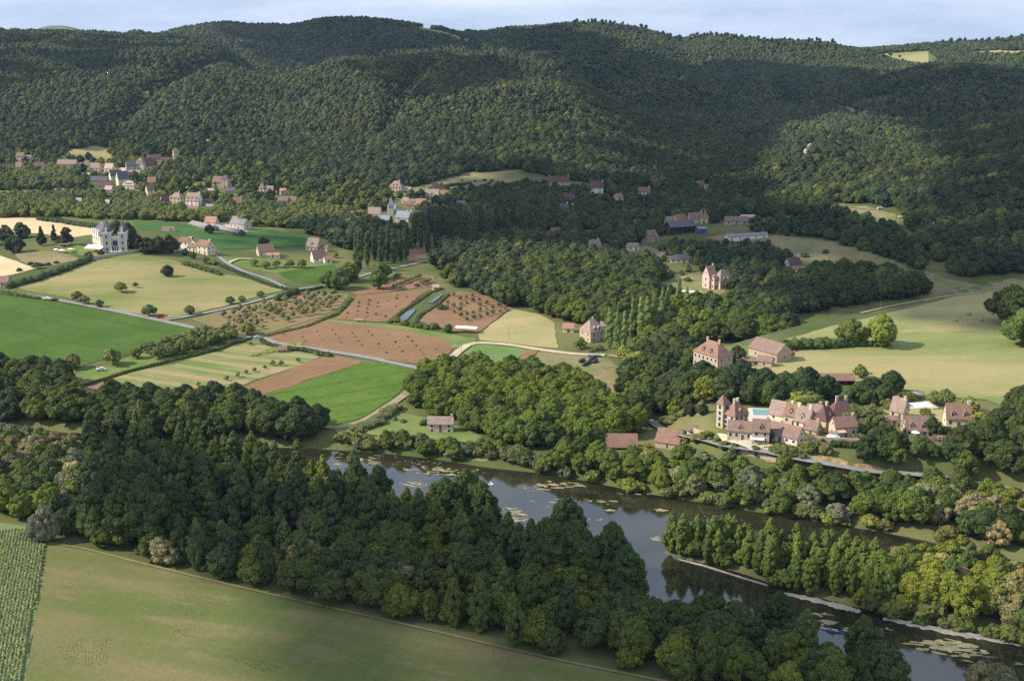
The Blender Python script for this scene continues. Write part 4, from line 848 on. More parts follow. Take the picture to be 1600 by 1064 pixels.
cw, cb, cg, cbl = simple('paint_white', (.75,.75,.75), .35, .03, 1, .5), simple('paint_black', (.03,.03,.035), .3, .05, 1, .5), simple('paint_grey', (.2,.21,.23), .35, .05, 1, .5), simple('paint_blue', (.05,.1,.25), .35, .05, 1, .5)
car(404,531,-12,cg,'dark grey car driving where the road meets the cabin drive'); car(158,580,8,cw,'white car parked on the grass by the green field'); car(85,471,-10,cb,'black car on the straight road beside the green field'); car(73,469,-10,cw,'white car on the straight road beside the green field')
car(341,401,-60,cb,'black car parked in front of the white gabled courtyard house'); car(1206,428,10,cw,'white car parked left of the white-gabled house'); car(1213,429,10,cg,'silver car parked between a white car and the white-gabled house'); car(1262,430,5,cw,'white car parked right of the white-gabled house'); car(1271,431,5,cg,'grey car parked farthest right of the white-gabled house')
car(290,381,20,cw,'white car in the pale courtyard beside the château trees'); car(1275,689,0,simple('paint_red', (.35,.05,.05), .35),'red car on the village terrace left of the clipped tree'); car(1408,341,0,cw,'white van-like car at the foot of the dark hillside'); car(388,318+4,0,cg,'grey car by the red-brown roofed house')
# pools
def pool(px, py, w_, d_, ang, label, deck=True, cover=False):
    P = GP(px, py); e = empty('swimming_pool', (P.x, P.y, P.z + .3), R(ang), label, 'swimming pool'); pm = MATS.get('pool_water') or simple('pool_water', (.2,.38,.38), .1, .08, .5, .5)
    if deck: MB().box(-w_/2 - 1.6, -d_/2 - 1.6, -1.2, w_/2 + 1.6, d_/2 + 1.6, .1).build('deck', LM['yard'], e)
    m = MB(); 
    for a, b, c, d in ((-w_/2-.3,-d_/2-.3,w_/2+.3,-d_/2),(-w_/2-.3,d_/2,w_/2+.3,d_/2+.3),(-w_/2-.3,-d_/2,-w_/2,d_/2),(w_/2,-d_/2,w_/2+.3,d_/2)): m.box(a, b, .1, c, d, .24)
    m.build('coping', frame_m, e); MB().box(-w_/2 + .003, -d_/2 + .003, .08, w_/2 - .003, d_/2 - .003, .2).build('cover' if cover else 'water', RM['white'] if cover else pm, e)
    return e
pool(1189,646,6.2,8,-8,'turquoise swimming pool on a stone terrace behind the tower house'); pool(423,285,9,6,0,'small pale turquoise pool in the hillside garden above the twin cypresses'); pool(1081,457,11,4.5,-25,'long pool under a white cover on the lawn left of the new manor',False,True)
pool(1435,634,9,6,5,'white-paved pool terrace behind the pink-roofed house',True,True); pool(1180,409-20,.1,.1,0,'x') if False else None
# parasols and awnings
def parasol(px, py, r, col, label):
    P = GP(px, py); e = empty('parasol', tuple(P), 0, label, 'parasol'); MB().cyl(0, 0, -.2, 2.5, .05, .04, 6).build('pole', frame_m, e); MB().cyl(0, 0, 2.1, 2.75, r, .06, 8).build('canopy', col, e)
parasol(1299,690,1.9,RM['white'],'white parasol on the village terrace right of the clipped tree'); parasol(1305,690,1.7,simple('canvas_blue', (.2,.42,.62)),'light blue parasol on the village terrace'); parasol(1430,684,1.6,RM['white'],'white parasol below the twin-dormer house'); parasol(1432,622,2.6,RM['grey'],'grey parasol on the white pool terrace'); parasol(88,395,1.8,RM['white'],'white parasol in the garden left of the château, left one'); parasol(97,396,2.2,RM['white'],'white parasol in the garden left of the château, middle one'); parasol(111,394,2.4,simple('canvas_yellow', (.8,.62,.2)),'yellow parasol in the garden left of the château')
def awning(px, py, w_, d_, z0, z1, ang, mat, label):
    P = GP(px, py); e = empty('awning', tuple(P), R(ang), label, 'awning')
    MB().add([(-w_/2,0,z0),(w_/2,0,z0),(w_/2,d_,z1),(-w_/2,d_,z1),(-w_/2,0,z0+.1),(w_/2,0,z0+.1),(w_/2,d_,z1+.1),(-w_/2,d_,z1+.1)], [(0,3,2,1),(4,5,6,7),(0,1,5,4),(1,2,6,5),(2,3,7,6),(3,0,4,7)]).build('canvas', mat, e)
    for x in (-w_/2+.1, w_/2-.1):
        for y, z in ((.1, z0), (d_-.1, z1)): MB().cyl(x, y, -1, z, .05, .05, 6).build('post', frame_m, e)
awning(1376,618,7,5,2.6,3.6,-12,RM['white'],'white sunshade roof beside the dark round tree behind the village'); awning(1183,698,5,3,2.5,3.0,-8,RM['white'],'white awning over the terrace of the lower village row'); awning(1316,688,3.2,2.0,2.8,3.5,14,simple('canvas_pink', (.7,.35,.27)),'pink awning on the front of the yellow gabled house'); awning(727,521,11.5,4,2.6,2.9,-14,RM['white'],'long white shelter roof at the end of the red orchard'); awning(560,504,4.5,2.5,1.2,1.4,-5,RM['grey'],'low grey lean-to at the top of the green strip')
awning(98,388,7,3,2.3,2.6,0,RM['rtile'],'small red-roofed pergola in the garden left of the château')
# round hay bales
bale_m = simple('hay', (.30,.27,.15), .95, .25, 3)
for k, (px, py) in enumerate(((1494,503),(1514,493),(1534,503),(1497,451),(1457,448))):
    P = GP(px, py); m = MB().cyl(0, 0, -.7, .7, .85, .85, 16); m.xf(Matrix.Translation((0, 0, .8)) @ Matrix.Rotation(R(20), 4, 'Z') @ Matrix.Rotation(PI/2, 4, 'X')); o = m.build('hay_bale', bale_m, None, tuple(P)); 
    tag(o, ('round hay bale at the left of three in the shaded meadow', 'round hay bale at the back of three in the shaded meadow', 'round hay bale at the right of three in the shaded meadow', 'distant hay bale at the top of the meadow, right one', 'distant hay bale at the top of the meadow, left one')[k], 'hay bale', 'round bales in the right meadow')
# wrapped silage and trailer
bl = simple('black_film', (.025,.027,.032), .35, .2, 1, .5)
for k, (px, py, ln, a) in enumerate(((917,570,7,62),(926,562,5,66),(909,566,3.5,55),(930,567,3,60))):
    P = GP(px, py); m = MB(); n = 12
    m.cyl(0, 0, -ln/2, ln/2, .95, .95, n); m.cyl(0, 0, ln/2, ln/2 + .3, .95, .55, n); m.cyl(0, 0, -ln/2 - .3, -ln/2, .55, .95, n); m.xf(Matrix.Translation((0, 0, .85)) @ Matrix.Rotation(R(a), 4, 'Z') @ Matrix.Rotation(PI/2, 4, 'Y')); o = m.build('silage_roll', bl, None, tuple(P), True)
    tag(o, ('longest black-wrapped roll beside the farm trailer', 'black-wrapped roll lying behind the longest one', 'short black-wrapped roll left of the longest one', 'short black-wrapped roll right of the longest one')[k], 'silage roll')
P = GP(928, 558); e = empty('farm_trailer', tuple(P), R(8), 'flat grey farm trailer standing by the black rolls', 'trailer'); MB().box(-3, -1.1, .9, 3, 1.1, 1.15).build('bed', cg, e); MB().box(-3, -1.1, 1.15, -2.9, 1.1, 2.0).build('headboard', cg, e)
for x in (-1.6, 1.8):
    for sy in (-1, 1): w_ = MB().cyl(0, 0, -.12, .12, .45, .45, 12); w_.xf(Matrix.Translation((x, sy*1.0, .45)) @ Matrix.Rotation(PI/2, 4, 'X')); w_.build('wheel', iron, e)
# red roadside board
P = GP(251, 500); e = empty('notice_board', tuple(P), R(12), 'red board on two posts at the road fork', 'sign'); MB().box(-1.9, -.06, 1.0, 1.9, .06, 3.3).build('board', simple('board_red', (.35,.05,.06), .6), e)
for x in (-1.6, 1.6): MB().box(x-.08, .07, -.5, x+.08, .2, 3.2).build('post', frame_m, e)
MB().box(-1.2, -.09, .2, 1.2, -.07, .85).build('plate', frame_m, e)
# poles
for k, (px, py, hh) in enumerate(((1221-500,560,8),(703,555,7),(795,531,7),(876,549,7),(308,489,4),(701,452,9),(1461,292,9),(1375,486,5),(703,396,8),(1035,406,8),(1059,434,8),(1337,410,9),(1062+60,450,6))):
    P = GP(px, py); o = MB().cyl(0, 0, -.5, hh, .14, .1, 6).build('utility_pole', simple('pole_wood', (.28,.25,.21), .9) if k == 0 else MATS['pole_wood'], None, tuple(P))
    tag(o, ('utility pole at the end of the white shelter', 'utility pole at the bend of the dirt track', 'utility pole in front of the straw-coloured field', 'utility pole beside the garden of the steep-roofed house', 'short post at the lane junction by the round walnut', 'tall pole in front of the olive tree by the white hut', 'pale pylon standing out of the dark hillside', 'pole by the bend of the track on the right meadow', 'pole on the lane behind the orchard', 'pole on the scrubby slope', 'pole in the gardens left of the new manor', 'pole on the rough pasture at right', 'pole right of the new manor')[k], 'pole')
# swans
swm = simple('swan_white', (.85,.85,.82), .7, .03)
for k, (px, py) in enumerate(((762,758),(769,757))):
    x, y = plane_pt(px, py, WATER_Z); bm = bmesh.new(); bmesh.ops.create_icosphere(bm, subdivisions=2, radius=.4, matrix=Matrix.Translation((0,0,.15)) @ Matrix.Diagonal((1.5,.75,.7,1))); me = bpy.data.meshes.new('swan')
    ve = [(.45,0,.25),(.62,0,.5),(.6,0,.75),(.68,0,.92),(.82,0,.9)]
    m = MB(); [m.tube(ve[i], ve[i+1], .07, .06, 6) for i in range(3)]; m.tube(ve[3], ve[4], .08, .03, 6); m.add([(-.55,0,.2),(-.5,.15,.3),(-.5,-.15,.3),(-.85,0,.42)], [(0,2,3),(0,3,1),(1,3,2),(0,1,2)])
    vs = [bm.verts.new(v) for v in m.v]; [bm.faces.new([vs[i] for i in f]) for f in m.f]; bm.to_mesh(me); bm.free(); me.materials.append(swm); o = link('swan', me, None, (x, y, WATER_Z)); o.scale = (1.3,)*3; o.rotation_euler.z = k * 2.2
    tag(o, ('white swan on the river, left of a pair', 'white swan on the river, right of a pair')[k], 'swan')
# canoes with paddlers
def skin_person(name, loc, rz, shirt, label):
    J = [((0,0,.0),.15),((0,0,.28),.16),((0.02,0,.48),.15),((.02,0,.56),.06),((.04,0,.66),.10),((.05,0,.76),.09), ((.05,.2,.46),.06),((.25,.26,.3),.05),((.42,.2,.34),.04),((.05,-.2,.46),.06),((.22,-.28,.28),.05),((.40,-.22,.30),.04), ((.3,.12,.04),.08),((.5,.14,.22),.07),((.78,.12,.04),.05),((.3,-.12,.04),.08),((.5,-.14,.22),.07),((.78,-.12,.04),.05)]
    E = [(0,1),(1,2),(2,3),(3,4),(4,5),(2,6),(6,7),(7,8),(2,9),(9,10),(10,11),(0,12),(12,13),(13,14),(0,15),(15,16),(16,17)]
    me = bpy.data.meshes.new(name); me.from_pydata([j[0] for j in J], E, []); o = link(name, me, None, loc); o.rotation_euler.z = rz; md = o.modifiers.new('skin', 'SKIN'); 
    for v, j in zip(me.skin_vertices[0].data, J): v.radius = (j[1], j[1])
    me.skin_vertices[0].data[0].use_root = True; o.modifiers.new('sub', 'SUBSURF').levels = 1; me.materials.append(shirt); tag(o, label, 'person')
    return o
for k, (px, py, c_) in enumerate(((1296,984,(.75,.76,.8)),(1305,987,(.12,.25,.5)))):
    x, y = plane_pt(px, py, WATER_Z); rz = R(-18); m = MB(); n = 9; V = []
    for i in range(n):
        t = i / (n - 1) * 2 - 1; w_ = .38 * (1 - abs(t) ** 2.5) + .02; V += [(t*2.3, -w_, .32 + .12*t*t), (t*2.3, -w_*.6, .0), (t*2.3, w_*.6, .0), (t*2.3, w_, .32 + .12*t*t)]
    m.add(V, [(i*4+q, i*4+q+1, i*4+q+5, i*4+q+4) for i in range(n-1) for q in range(3)]); e = empty('canoe', (x, y, WATER_Z), rz, ('pale canoe drifting below the island, left of two', 'blue canoe drifting below the island, right of two')[k], 'canoe')
    m.build('hull', simple('canoe_%d' % k, c_, .4, .05), e); MB().box(-.9, -.33, .2, -.6, .33, .24).build('thwart', door_m, e)
    skin_person('person', (x - .2, y, WATER_Z + .22), rz, simple('vest_%d' % k, ((.5,.12,.08), (.7,.65,.5))[k], .8), ('person in a red vest sitting in the pale canoe', 'person in a cream shirt sitting in the blue canoe')[k])
# ------------------------------------------------------------------ trees
def _ico(sub):
    bm = bmesh.new(); bmesh.ops.create_icosphere(bm, subdivisions=sub, radius=1)
    v = np.array([x.co[:] for x in bm.verts]); f = np.array([[y.index for y in x.verts] for x in bm.faces]); bm.free(); return v, f
ICO = {k: _ico(k) for k in (1, 2, 3)}
def env(kind, t):
    if kind == 'broad': return math.sin(PI * min(1, max(.02, t)) ** .72) ** .55
    if kind == 'walnut': return math.sin(PI * min(.98, max(.06, t * .9 + .08)) ** .62) ** .6
    if kind == 'poplar': return (math.sin(PI * min(.985, max(.03, t)) ** .8) ** .62) * (1 - .1 * t)
    if kind == 'column': return math.sin(PI * min(.99, max(.03, t)) ** .7) ** .5
    if kind == 'cone': return max(.08, (1 - t)) ** .8 * min(1, t * 8 + .3)
    if kind == 'willow': return math.sin(PI * min(.98, max(.05, t)) ** .8) ** .5
    return 1
def crown(kind, H_, zb, rmax, nl, lr, sub, nleaf, leaf, seed, squash=.85):
    r_ = np.random.default_rng(seed); C = []; Rr = []
    lean = r_.normal(0, .05 * rmax, 2); ph = r_.uniform(0, 6.28, 4); am = r_.uniform(.08, .24, 2)
    for i in range(nl):
        t = ((i + r_.random()) / nl); t = t ** (.9 if kind != 'cone' else 1.15)
        a = r_.uniform(0, 2 * PI) if i % 3 else i * 2.4
        w_ = env(kind, t) * rmax * (1 + am[0] * math.sin(2 * a + ph[0]) + am[1] * math.sin(3 * a + ph[1]))
        q = lr * r_.uniform(.7, 1.3) * (.65 + .5 * env(kind, t))
        d = max(0, w_ - q * .75) * (r_.uniform(.75, 1.05) if i % 5 else r_.uniform(.1, .5))
        C.append((d * math.cos(a) + lean[0] * t * 3, d * math.sin(a) + lean[1] * t * 3, zb + q * .6 + t * (H_ - zb - q * 1.5))); Rr.append(q)
    C = np.array(C); Rr = np.array(Rr); iv, jf = ICO[sub]; Vs = []; Fs = []; n = 0
    for c, q in zip(C, Rr):
        k = 1 + .22 * r_.normal(size=(len(iv), 1)); v = iv * k * q * np.array([1, 1, squash]); Vs.append(v + c); Fs.append(jf + n); n += len(iv)
    if nleaf:
        pick = r_.choice(len(C), nleaf, p=Rr ** 2 / (Rr ** 2).sum()); d = r_.normal(size=(nleaf, 3)); d[:, 2] += .35; d /= np.linalg.norm(d, axis=1)[:, None]
        P = C[pick] + d * Rr[pick][:, None] * r_.uniform(.85, 1.32, (nleaf, 1)) * np.array([1, 1, squash])
        a = r_.normal(size=(nleaf, 3)); a -= (a * d).sum(1)[:, None] * d * .7; a /= np.linalg.norm(a, axis=1)[:, None]
        b = np.cross(d, a); b /= np.linalg.norm(b, axis=1)[:, None]; s = leaf * r_.uniform(.6, 1.5, (nleaf, 1))
        Vs.append(np.stack([P - a * s - b * s * .5, P + a * s - b * s * .5, P + b * s + d * s * .25], 1).reshape(-1, 3))
        Fs.append(np.arange(nleaf * 3).reshape(-1, 3) + n)
    return np.concatenate(Vs), np.concatenate(Fs)
def trunk_mb(H_, r0, zb, seed, spread):
    q = random.Random(seed); m = MB(); m.tube((0, 0, -.6), (q.uniform(-.2, .2), q.uniform(-.2, .2), zb + .3), r0, r0 * .7, 7); m.tube((0, 0, zb), (0, 0, H_ * .8), r0 * .7, r0 * .15, 6)
    for k in range(4):
        a = k * 1.6 + q.random(); m.tube((0, 0, zb * .8 + k * .4), (spread * math.cos(a), spread * math.sin(a), zb + H_ * (.2 + .1 * k)), r0 * .4, r0 * .12, 5)
    return m
bark = simple('bark', (.13, .10, .075), .9, .3, 2)
FO = dict(broad=foliage('foliage_broad', (.068, .104, .022)), poplar=foliage('foliage_poplar', (.070, .108, .032)), willow=foliage('foliage_willow', (.17, .175, .095), .25), walnut=foliage('foliage_walnut', (.115, .15, .042)),
          dark=foliage('foliage_dark', (.03, .042, .018)), oak=foliage('foliage_oak', (.050, .078, .021)), bush=foliage('foliage_bush', (.09, .11, .035)), hedge=foliage('foliage_hedge', (.04, .07, .02), .4, False), sapl=foliage('foliage_sapling', (.14, .17, .07)))
PROTO = {}
def proto(kind, n, prm, mat, tr=None):
    L_ = []
    for s in range(n):
        v, f = crown(*prm, seed=hash_(kind) + s, squash=1.25 if kind in ('poplar', 'column') else 1.0 if kind == 'cottonwood' else .85); me = mesh_np(kind + '_crown', v, f, mat); tm = None
        if tr: tm = (lambda m: mesh_np('trunk', m.v, m.f, bark))(trunk_mb(*tr[:3], seed=s, spread=tr[3]))
        L_.append((me, tm))
    PROTO[kind] = L_
def hash_(s): return sum(ord(c) * (i + 3) for i, c in enumerate(s)) % 9973
#          env      H   zb  r   lobes lr sub leaf  size
proto('broad', 5, ('broad', 12, 1.2, 5.8, 60, 1.45, 2, 6500, .34), FO['broad'], (12, .35, 2.2, 3))
proto('oak', 4, ('broad', 13, .8, 6.6, 60, 1.65, 2, 5500, .38), FO['oak'], (13, .4, 2, 3))
proto('poplar', 4, ('poplar', 18, .8, 3.5, 100, .8, 2, 8500, .27), FO['poplar'], (18, .28, 2, 1.2))
proto('cottonwood', 3, ('broad', 23, 2, 6.6, 120, 1.35, 2, 12000, .33), FO['broad'], (24, .5, 5, 4))
proto('column', 3, ('column', 22, .8, 2.0, 44, .95, 2, 1600, .3), FO['poplar'], (22, .25, 2, .6))
proto('willow', 4, ('willow', 9.5, .3, 5.0, 60, 1.2, 2, 5500, .27), FO['willow'], (9.5, .35, 1.5, 2))
proto('walnut', 4, ('walnut', 7.5, 1.9, 4.4, 34, 1.25, 2, 1700, .3), FO['walnut'], (7.5, .26, 2.3, 2.4))
proto('sapling', 3, ('walnut', 3.6, 1.1, 1.5, 12, .62, 2, 320, .2), FO['sapl'], (3.6, .09, 1.2, .7))
proto('bush', 3, ('broad', 3.4, -.2, 2.5, 20, 1.0, 2, 650, .26), FO['bush'])
proto('cypress', 2, ('column', 13, .3, 1.1, 30, .6, 2, 500, .2), FO['dark'], (13, .2, .6, .2))
proto('conifer', 2, ('cone', 15, 1, 4.2, 46, 1.1, 2, 1200, .3), FO['dark'], (15, .3, 2, 1))
proto('darktree', 3, ('broad', 13, .6, 6.5, 46, 1.9, 2, 1800, .36), FO['dark'], (13, .4, 2, 3))
proto('pine', 3, ('willow', 14, 8.0, 3.3, 16, 1.2, 2, 500, .3), FO['dark'], (14, .25, 8, 2))
proto('maize', 3, ('broad', .8, .0, .36, 7, .2, 1, 34, .17), foliage('foliage_maize', (.22, .29, .125), .3, False))

NAMES = dict(broad='broadleaf_tree', oak='oak_tree', poplar='poplar_tree', cottonwood='cottonwood_tree', column='columnar_poplar', willow='willow_tree', walnut='walnut_tree', sapling='orchard_tree', bush='bush', cypress='cypress_tree', conifer='conifer_tree', darktree='shade_tree', pine='pine_tree')
def plant(kind, X, Y, s=1.0, label=None, group=None, col=None, sz=None, cat=None, name=None):
    me, tm = PROTO[kind][rnd.randrange(len(PROTO[kind]))]
    if kind == 'bush':
        e = link(NAMES[kind], me, None, (X, Y, h1(X, Y) - .15)); e.rotation_euler.z = rnd.uniform(0, 6.28); e.scale = (s * rnd.uniform(.9, 1.2), s, (sz or s)); c = e
    else:
        e = empty(name or NAMES[kind], (X, Y, h1(X, Y) - .1), rnd.uniform(0, 6.28)); e.scale = (s, s * rnd.uniform(.9, 1.1), sz or s * rnd.uniform(.92, 1.1))
        c = link('crown', me, e)
        if tm: link('trunk', tm, e)
    k = rnd.uniform(.85, 1.15); q = col or (1, 1, 1); c.color = (q[0] * k * rnd.uniform(.92, 1.08), q[1] * k, q[2] * k, 1)
    return tag(e, label, cat or ('bush' if kind == 'bush' else 'tree'), group)

def grid_pts(P, sp, jit=.42, world=False):
    W = P if world else [G(*p) for p in P]; xs = [p[0] for p in W]; yy = [p[1] for p in W]
    nx = int((max(xs) - min(xs)) / sp) + 1; ny = int((max(yy) - min(yy)) / (sp * .87)) + 1
    I, J = np.meshgrid(np.arange(nx), np.arange(ny)); X = min(xs) + (I + .5 * (J % 2)) * sp; Y = min(yy) + J * sp * .87
    X = (X + rng.uniform(-jit, jit, X.shape) * sp).ravel(); Y = (Y + rng.uniform(-jit, jit, Y.shape) * sp).ravel()
    return X, Y, inpoly(X, Y, W)
def free(X, Y, clear=1.5, river=True, fields=True, th=0):
    """not on a field, road, in the river or over a house"""
    Z = H(X, Y); px, py, f = proj(X, Y, Z); ok = np.ones(X.shape, bool)
    if fields:
        for P in EXCL: ok &= ~inpoly(px, py, P)
    for q, wd in ROADS:
        Q = np.array(q)[::2]; x0, y0 = Q.min(0) - 12; x1, y1 = Q.max(0) + 12
        m = ok & (X > x0) & (X < x1) & (Y > y0) & (Y < y1)
        if m.any():
            d = np.min(np.hypot(X[m][:, None] - Q[None, :, 0], Y[m][:, None] - Q[None, :, 1]), 1); ix = np.nonzero(m)[0]; ok[ix[d < wd / 2 + clear + 1]] = False
    if river:
        w_ = inpoly(X, Y, RIVW) & ~inpoly(X, Y, ISLW); ok &= ~w_
    if th is not None:
        sc = F / f
        for (hx, hy, hw, hh) in HOUSE_BOX:
            ok &= ~((np.abs(px - hx) < hw / 2 + 2.0 * sc) & (py > hy - 6) & (py < hy + th * sc * .55 + 2))
    return ok


def wood(P, sp, kinds, label, group, n=None, clear=1.5, jit=.42, th=9, fields=True, zc=None, name=None):
    """one object per tree; kinds = [(kind, weight, scale0, scale1, colour)]"""
    X, Y, ins = grid_pts(P, sp, jit); X, Y = X[ins], Y[ins]; ok = free(X, Y, clear, fields=fields, th=th); X, Y = X[ok], Y[ok]
    if zc is not None: m = H(X, Y) > zc; X, Y = X[m], Y[m]
    ws = [k[1] for k in kinds]; c = 0
    for x, y in zip(X, Y):
        k = rnd.choices(kinds, ws)[0]
        lb = label if isinstance(label, str) else label[k[0]]
        plant(k[0], float(x), float(y), rnd.uniform(k[2], k[3]), lb, group if isinstance(group, str) else group[k[0]], k[4], name=(name or {}).get(k[0])); c += 1
    return c

# geometry-nodes scatter, for masses of trees nobody could count
def scatter(name, PX, kinds, label, cat, srange=(.8, 1.2), sink=.3):
    """PX = (X, Y) world arrays; kinds = list of (mesh, ...) source objects in an unlinked collection"""
    X, Y = PX; Z = H(X, Y) - sink; me = bpy.data.meshes.new(name); me.vertices.add(len(X)); me.vertices.foreach_set('co', np.column_stack([X, Y, Z]).astype(np.float32).ravel())
    def att(nm, ty, arr, key='value'):
        a = me.attributes.new(nm, ty, 'POINT'); a.data.foreach_set(key, arr)
    att('idx', 'INT', rng.integers(0, len(kinds), len(X)).astype(np.int32)); att('rot', 'FLOAT', rng.uniform(0, 6.28, len(X)).astype(np.float32)); att('scl', 'FLOAT', rng.uniform(*srange, len(X)).astype(np.float32))
    col = bpy.data.collections.new(name + '_source')
    for i, mm in enumerate(kinds):
        col.objects.link(bpy.data.objects.new('source_%02d' % i, mm))
    ng = bpy.data.node_groups.new(name, 'GeometryNodeTree'); ng.interface.new_socket('Geometry', in_out='INPUT', socket_type='NodeSocketGeometry'); ng.interface.new_socket('Geometry', in_out='OUTPUT', socket_type='NodeSocketGeometry')
    nn = ng.nodes; gi = nn.new('NodeGroupInput'); go = nn.new('NodeGroupOutput'); ip = nn.new('GeometryNodeInstanceOnPoints'); ci = nn.new('GeometryNodeCollectionInfo')
    ci.inputs[0].default_value = col; ci.inputs[1].default_value = True; ci.inputs[2].default_value = True
    def na(nm, ty): n = nn.new('GeometryNodeInputNamedAttribute'); n.data_type = ty; n.inputs[0].default_value = nm; return n.outputs[0]
    lk = ng.links.new; mp = nn.new('GeometryNodeMeshToPoints'); lk(gi.outputs[0], mp.inputs[0]); lk(mp.outputs[0], ip.inputs['Points']); lk(ci.outputs[0], ip.inputs['Instance']); ip.inputs['Pick Instance'].default_value = True
    lk(na('idx', 'INT'), ip.inputs['Instance Index']); cx_ = nn.new('ShaderNodeCombineXYZ'); lk(na('rot', 'FLOAT'), cx_.inputs[2]); lk(cx_.outputs[0], ip.inputs['Rotation']); lk(na('scl', 'FLOAT'), ip.inputs['Scale']); lk(ip.outputs[0], go.inputs[0])
    o = link(name, me); md = o.modifiers.new('scatter', 'NODES'); md.node_group = ng
    return tag(o, label, cat, kind='stuff')
def lowpoly(kind, prm, mat, seed): v, f = crown(*prm, seed=seed); return mesh_np(kind, v, f, mat, None, kind == 'far_tree')
FF = [foliage('forest_green', (.048, .074, .026), .35), foliage('forest_dark', (.030, .050, .022), .35), foliage('forest_light', (.070, .102, .032), .35), foliage('forest_brown', (.060, .070, .034), .35)]
FAR = [lowpoly('far_tree', ('broad', 9.5, .3, 4.8, 22, 1.6, 2, 160, .42), FF[(0, 1, 0, 2, 0, 1, 2, 3)[i % 8]], 400 + i) for i in range(9)]
MIDW = [lowpoly('mid_tree', ('broad', 11, .3, 5.4, 24, 1.9, 2, 900, .5), FF[(0, 1, 2, 0, 1, 0)[i % 6]], 500 + i) for i in range(6)]
PINES = [lowpoly('far_pine', ('willow', 13, 6.5, 3.0, 8, 1.5, 2, 140, .5), FO['dark'], 450 + i) for i in range(3)]
# ------------------------------------------------------------------ hedges
def hedge(pts, w_, h_, label, mat=None, name='hedge', rough=1.0):
    W = [Vector(G(*p)) for p in pts]; C = []; 
    for a, b in zip(W, W[1:]):
        n = max(1, int((b - a).length / (w_ * .45))); C += [a.lerp(b, i/n) for i in range(n)]
    C.append(W[-1]); iv, jf = ICO[2]; Vs = []; Fs = []; n = 0
    for c in C:
        z = h1(c.x, c.y)
        for q in range(2):
            r = w_ * .55 * rnd.uniform(.8, 1.15); k = 1 + .16 * rng.normal(size=(len(iv), 1)); hh = h_ * rnd.uniform(1 - .22 * rough, 1 + .15 * rough) * .5
            Vs.append(iv * k * np.array([r, r, hh * (1.1 if q else .8)]) + np.array([c.x + rnd.uniform(-.2, .2) * w_, c.y + rnd.uniform(-.2, .2) * w_, z + hh * .9])); Fs.append(jf + n); n += len(iv)
            d = rng.normal(size=(40, 3)); d[:, 2] = np.abs(d[:, 2]); d /= np.linalg.norm(d, axis=1)[:, None]; p = d * np.array([r, r, hh]) * 1.04 + np.array([c.x, c.y, z + hh * .9]); a = rng.normal(size=(40, 3)) * .2; b = rng.normal(size=(40, 3)) * .2
            Vs.append(np.stack([p, p + a, p + b], 1).reshape(-1, 3)); Fs.append(np.arange(120).reshape(-1, 3) + n); n += 120
    o = link(name, mesh_np(name, np.concatenate(Vs), np.concatenate(Fs), mat or FO['hedge'])); return tag(o, label, 'hedge')
hedge([(14,450),(60,438),(100,424),(130,412),(142,406)], 4.5, 3.6, 'tall dark hedge along the upper left side of the dry meadow')
hedge([(62,344),(100,349),(150,357),(158,360)], 4, 3.2, 'long dark hedge along the back of the left wheat field')
hedge([(2,458),(30,463),(60,468)], 2.2, 1.6, 'low hedge between the cottage and the road at the left edge')
hedge([(433,470),(446,465),(464,459)], 3.2, 3.6, 'square dark hedge at the lane junction above the orchard', rough=.3)
hedge([(288,414),(310,420),(343,430)], 3, 2.6, 'clipped hedge on the meadow side of the courtyard house')
hedge([(335,412),(365,424),(392,436),(425,448),(458,456)], 2.2, 1.6, 'low hedge running down the lane beside the dry meadow')
hedge([(470,456),(490,453),(502,450)], 2, 1.4, 'short hedge below the bright green field')
hedge([(120,608),(200,582),(280,562),(340,548),(372,536),(394,530)], 1.6, 1.2, 'ragged hedge between the walnut row and the kitchen gardens')
hedge([(408,533),(420,540),(434,545)], 1.8, 1.7, 'short hedge left of the wooden cabin'); hedge([(450,547),(470,548),(486,551),(505,556),(516,558)], 2.2, 2.0, 'hedge right of the wooden cabin along the road')
hedge([(404,529),(440,520),(480,511),(506,500),(528,490),(548,468)], 2.0, 1.1, 'overgrown grassy ditch between the orchard and the red fields', FO['bush'])
hedge([(608,505),(625,490),(648,474),(672,458),(690,452)], 1.8, 1.0, 'reedy edge of the pond on the left side', FO['bush']); hedge([(650,505),(655,494),(680,480),(700,462)], 1.6, 1.0, 'reedy edge of the pond on the right side', FO['bush'])
hedge([(1225,548),(1240,546),(1260,545),(1290,544),(1312,543)], 5, 4.8, 'thick dark hedge in the meadow, left of the two light green trees'); hedge([(1318,542),(1350,541),(1384,541)], 3.6, 3.0, 'dark hedge at the foot of the two light green trees'); hedge([(1222,546),(1230,546)], 5, 5, 'round dark bush at the left end of the meadow hedge')
hedge([(1302,698),(1330,699),(1356,700)], 2.2, 2.4, 'clipped dark hedge on the village terrace', rough=.15); hedge([(1366,622),(1378,622)], 3, 3, 'square clipped hedge under the white sunshade roof', rough=.2)
hedge([(560,672),(585,664),(600,652),(618,640)], 5.5, 2.8, 'grey-green thicket along the track above the riverside lawn', FO['bush'])
hedge([(672,296),(690,294),(712,290),(735,288)], 3.5, 2.4, 'dark hedge across the hill meadow in the centre, left part'); hedge([(775,293),(800,290),(822,284)], 4, 3, 'dark hedge across the hill meadow in the centre, right part'); hedge([(645,311),(655,312),(664,313)], 4, 3, 'dark rounded hedge left of the pink-roofed farmhouse')
hedge([(420,548),(450,541),(470,538)], 3.2, .9, 'yellow-green vegetable bed in the kitchen garden, upper one', foliage('foliage_flower', (.24,.27,.06), .3, False), 'vegetable_bed'); hedge([(395,556),(430,549),(455,546)], 3.2, .9, 'yellow-green vegetable bed in the kitchen garden, lower one', MATS['foliage_flower'], 'vegetable_bed'); 
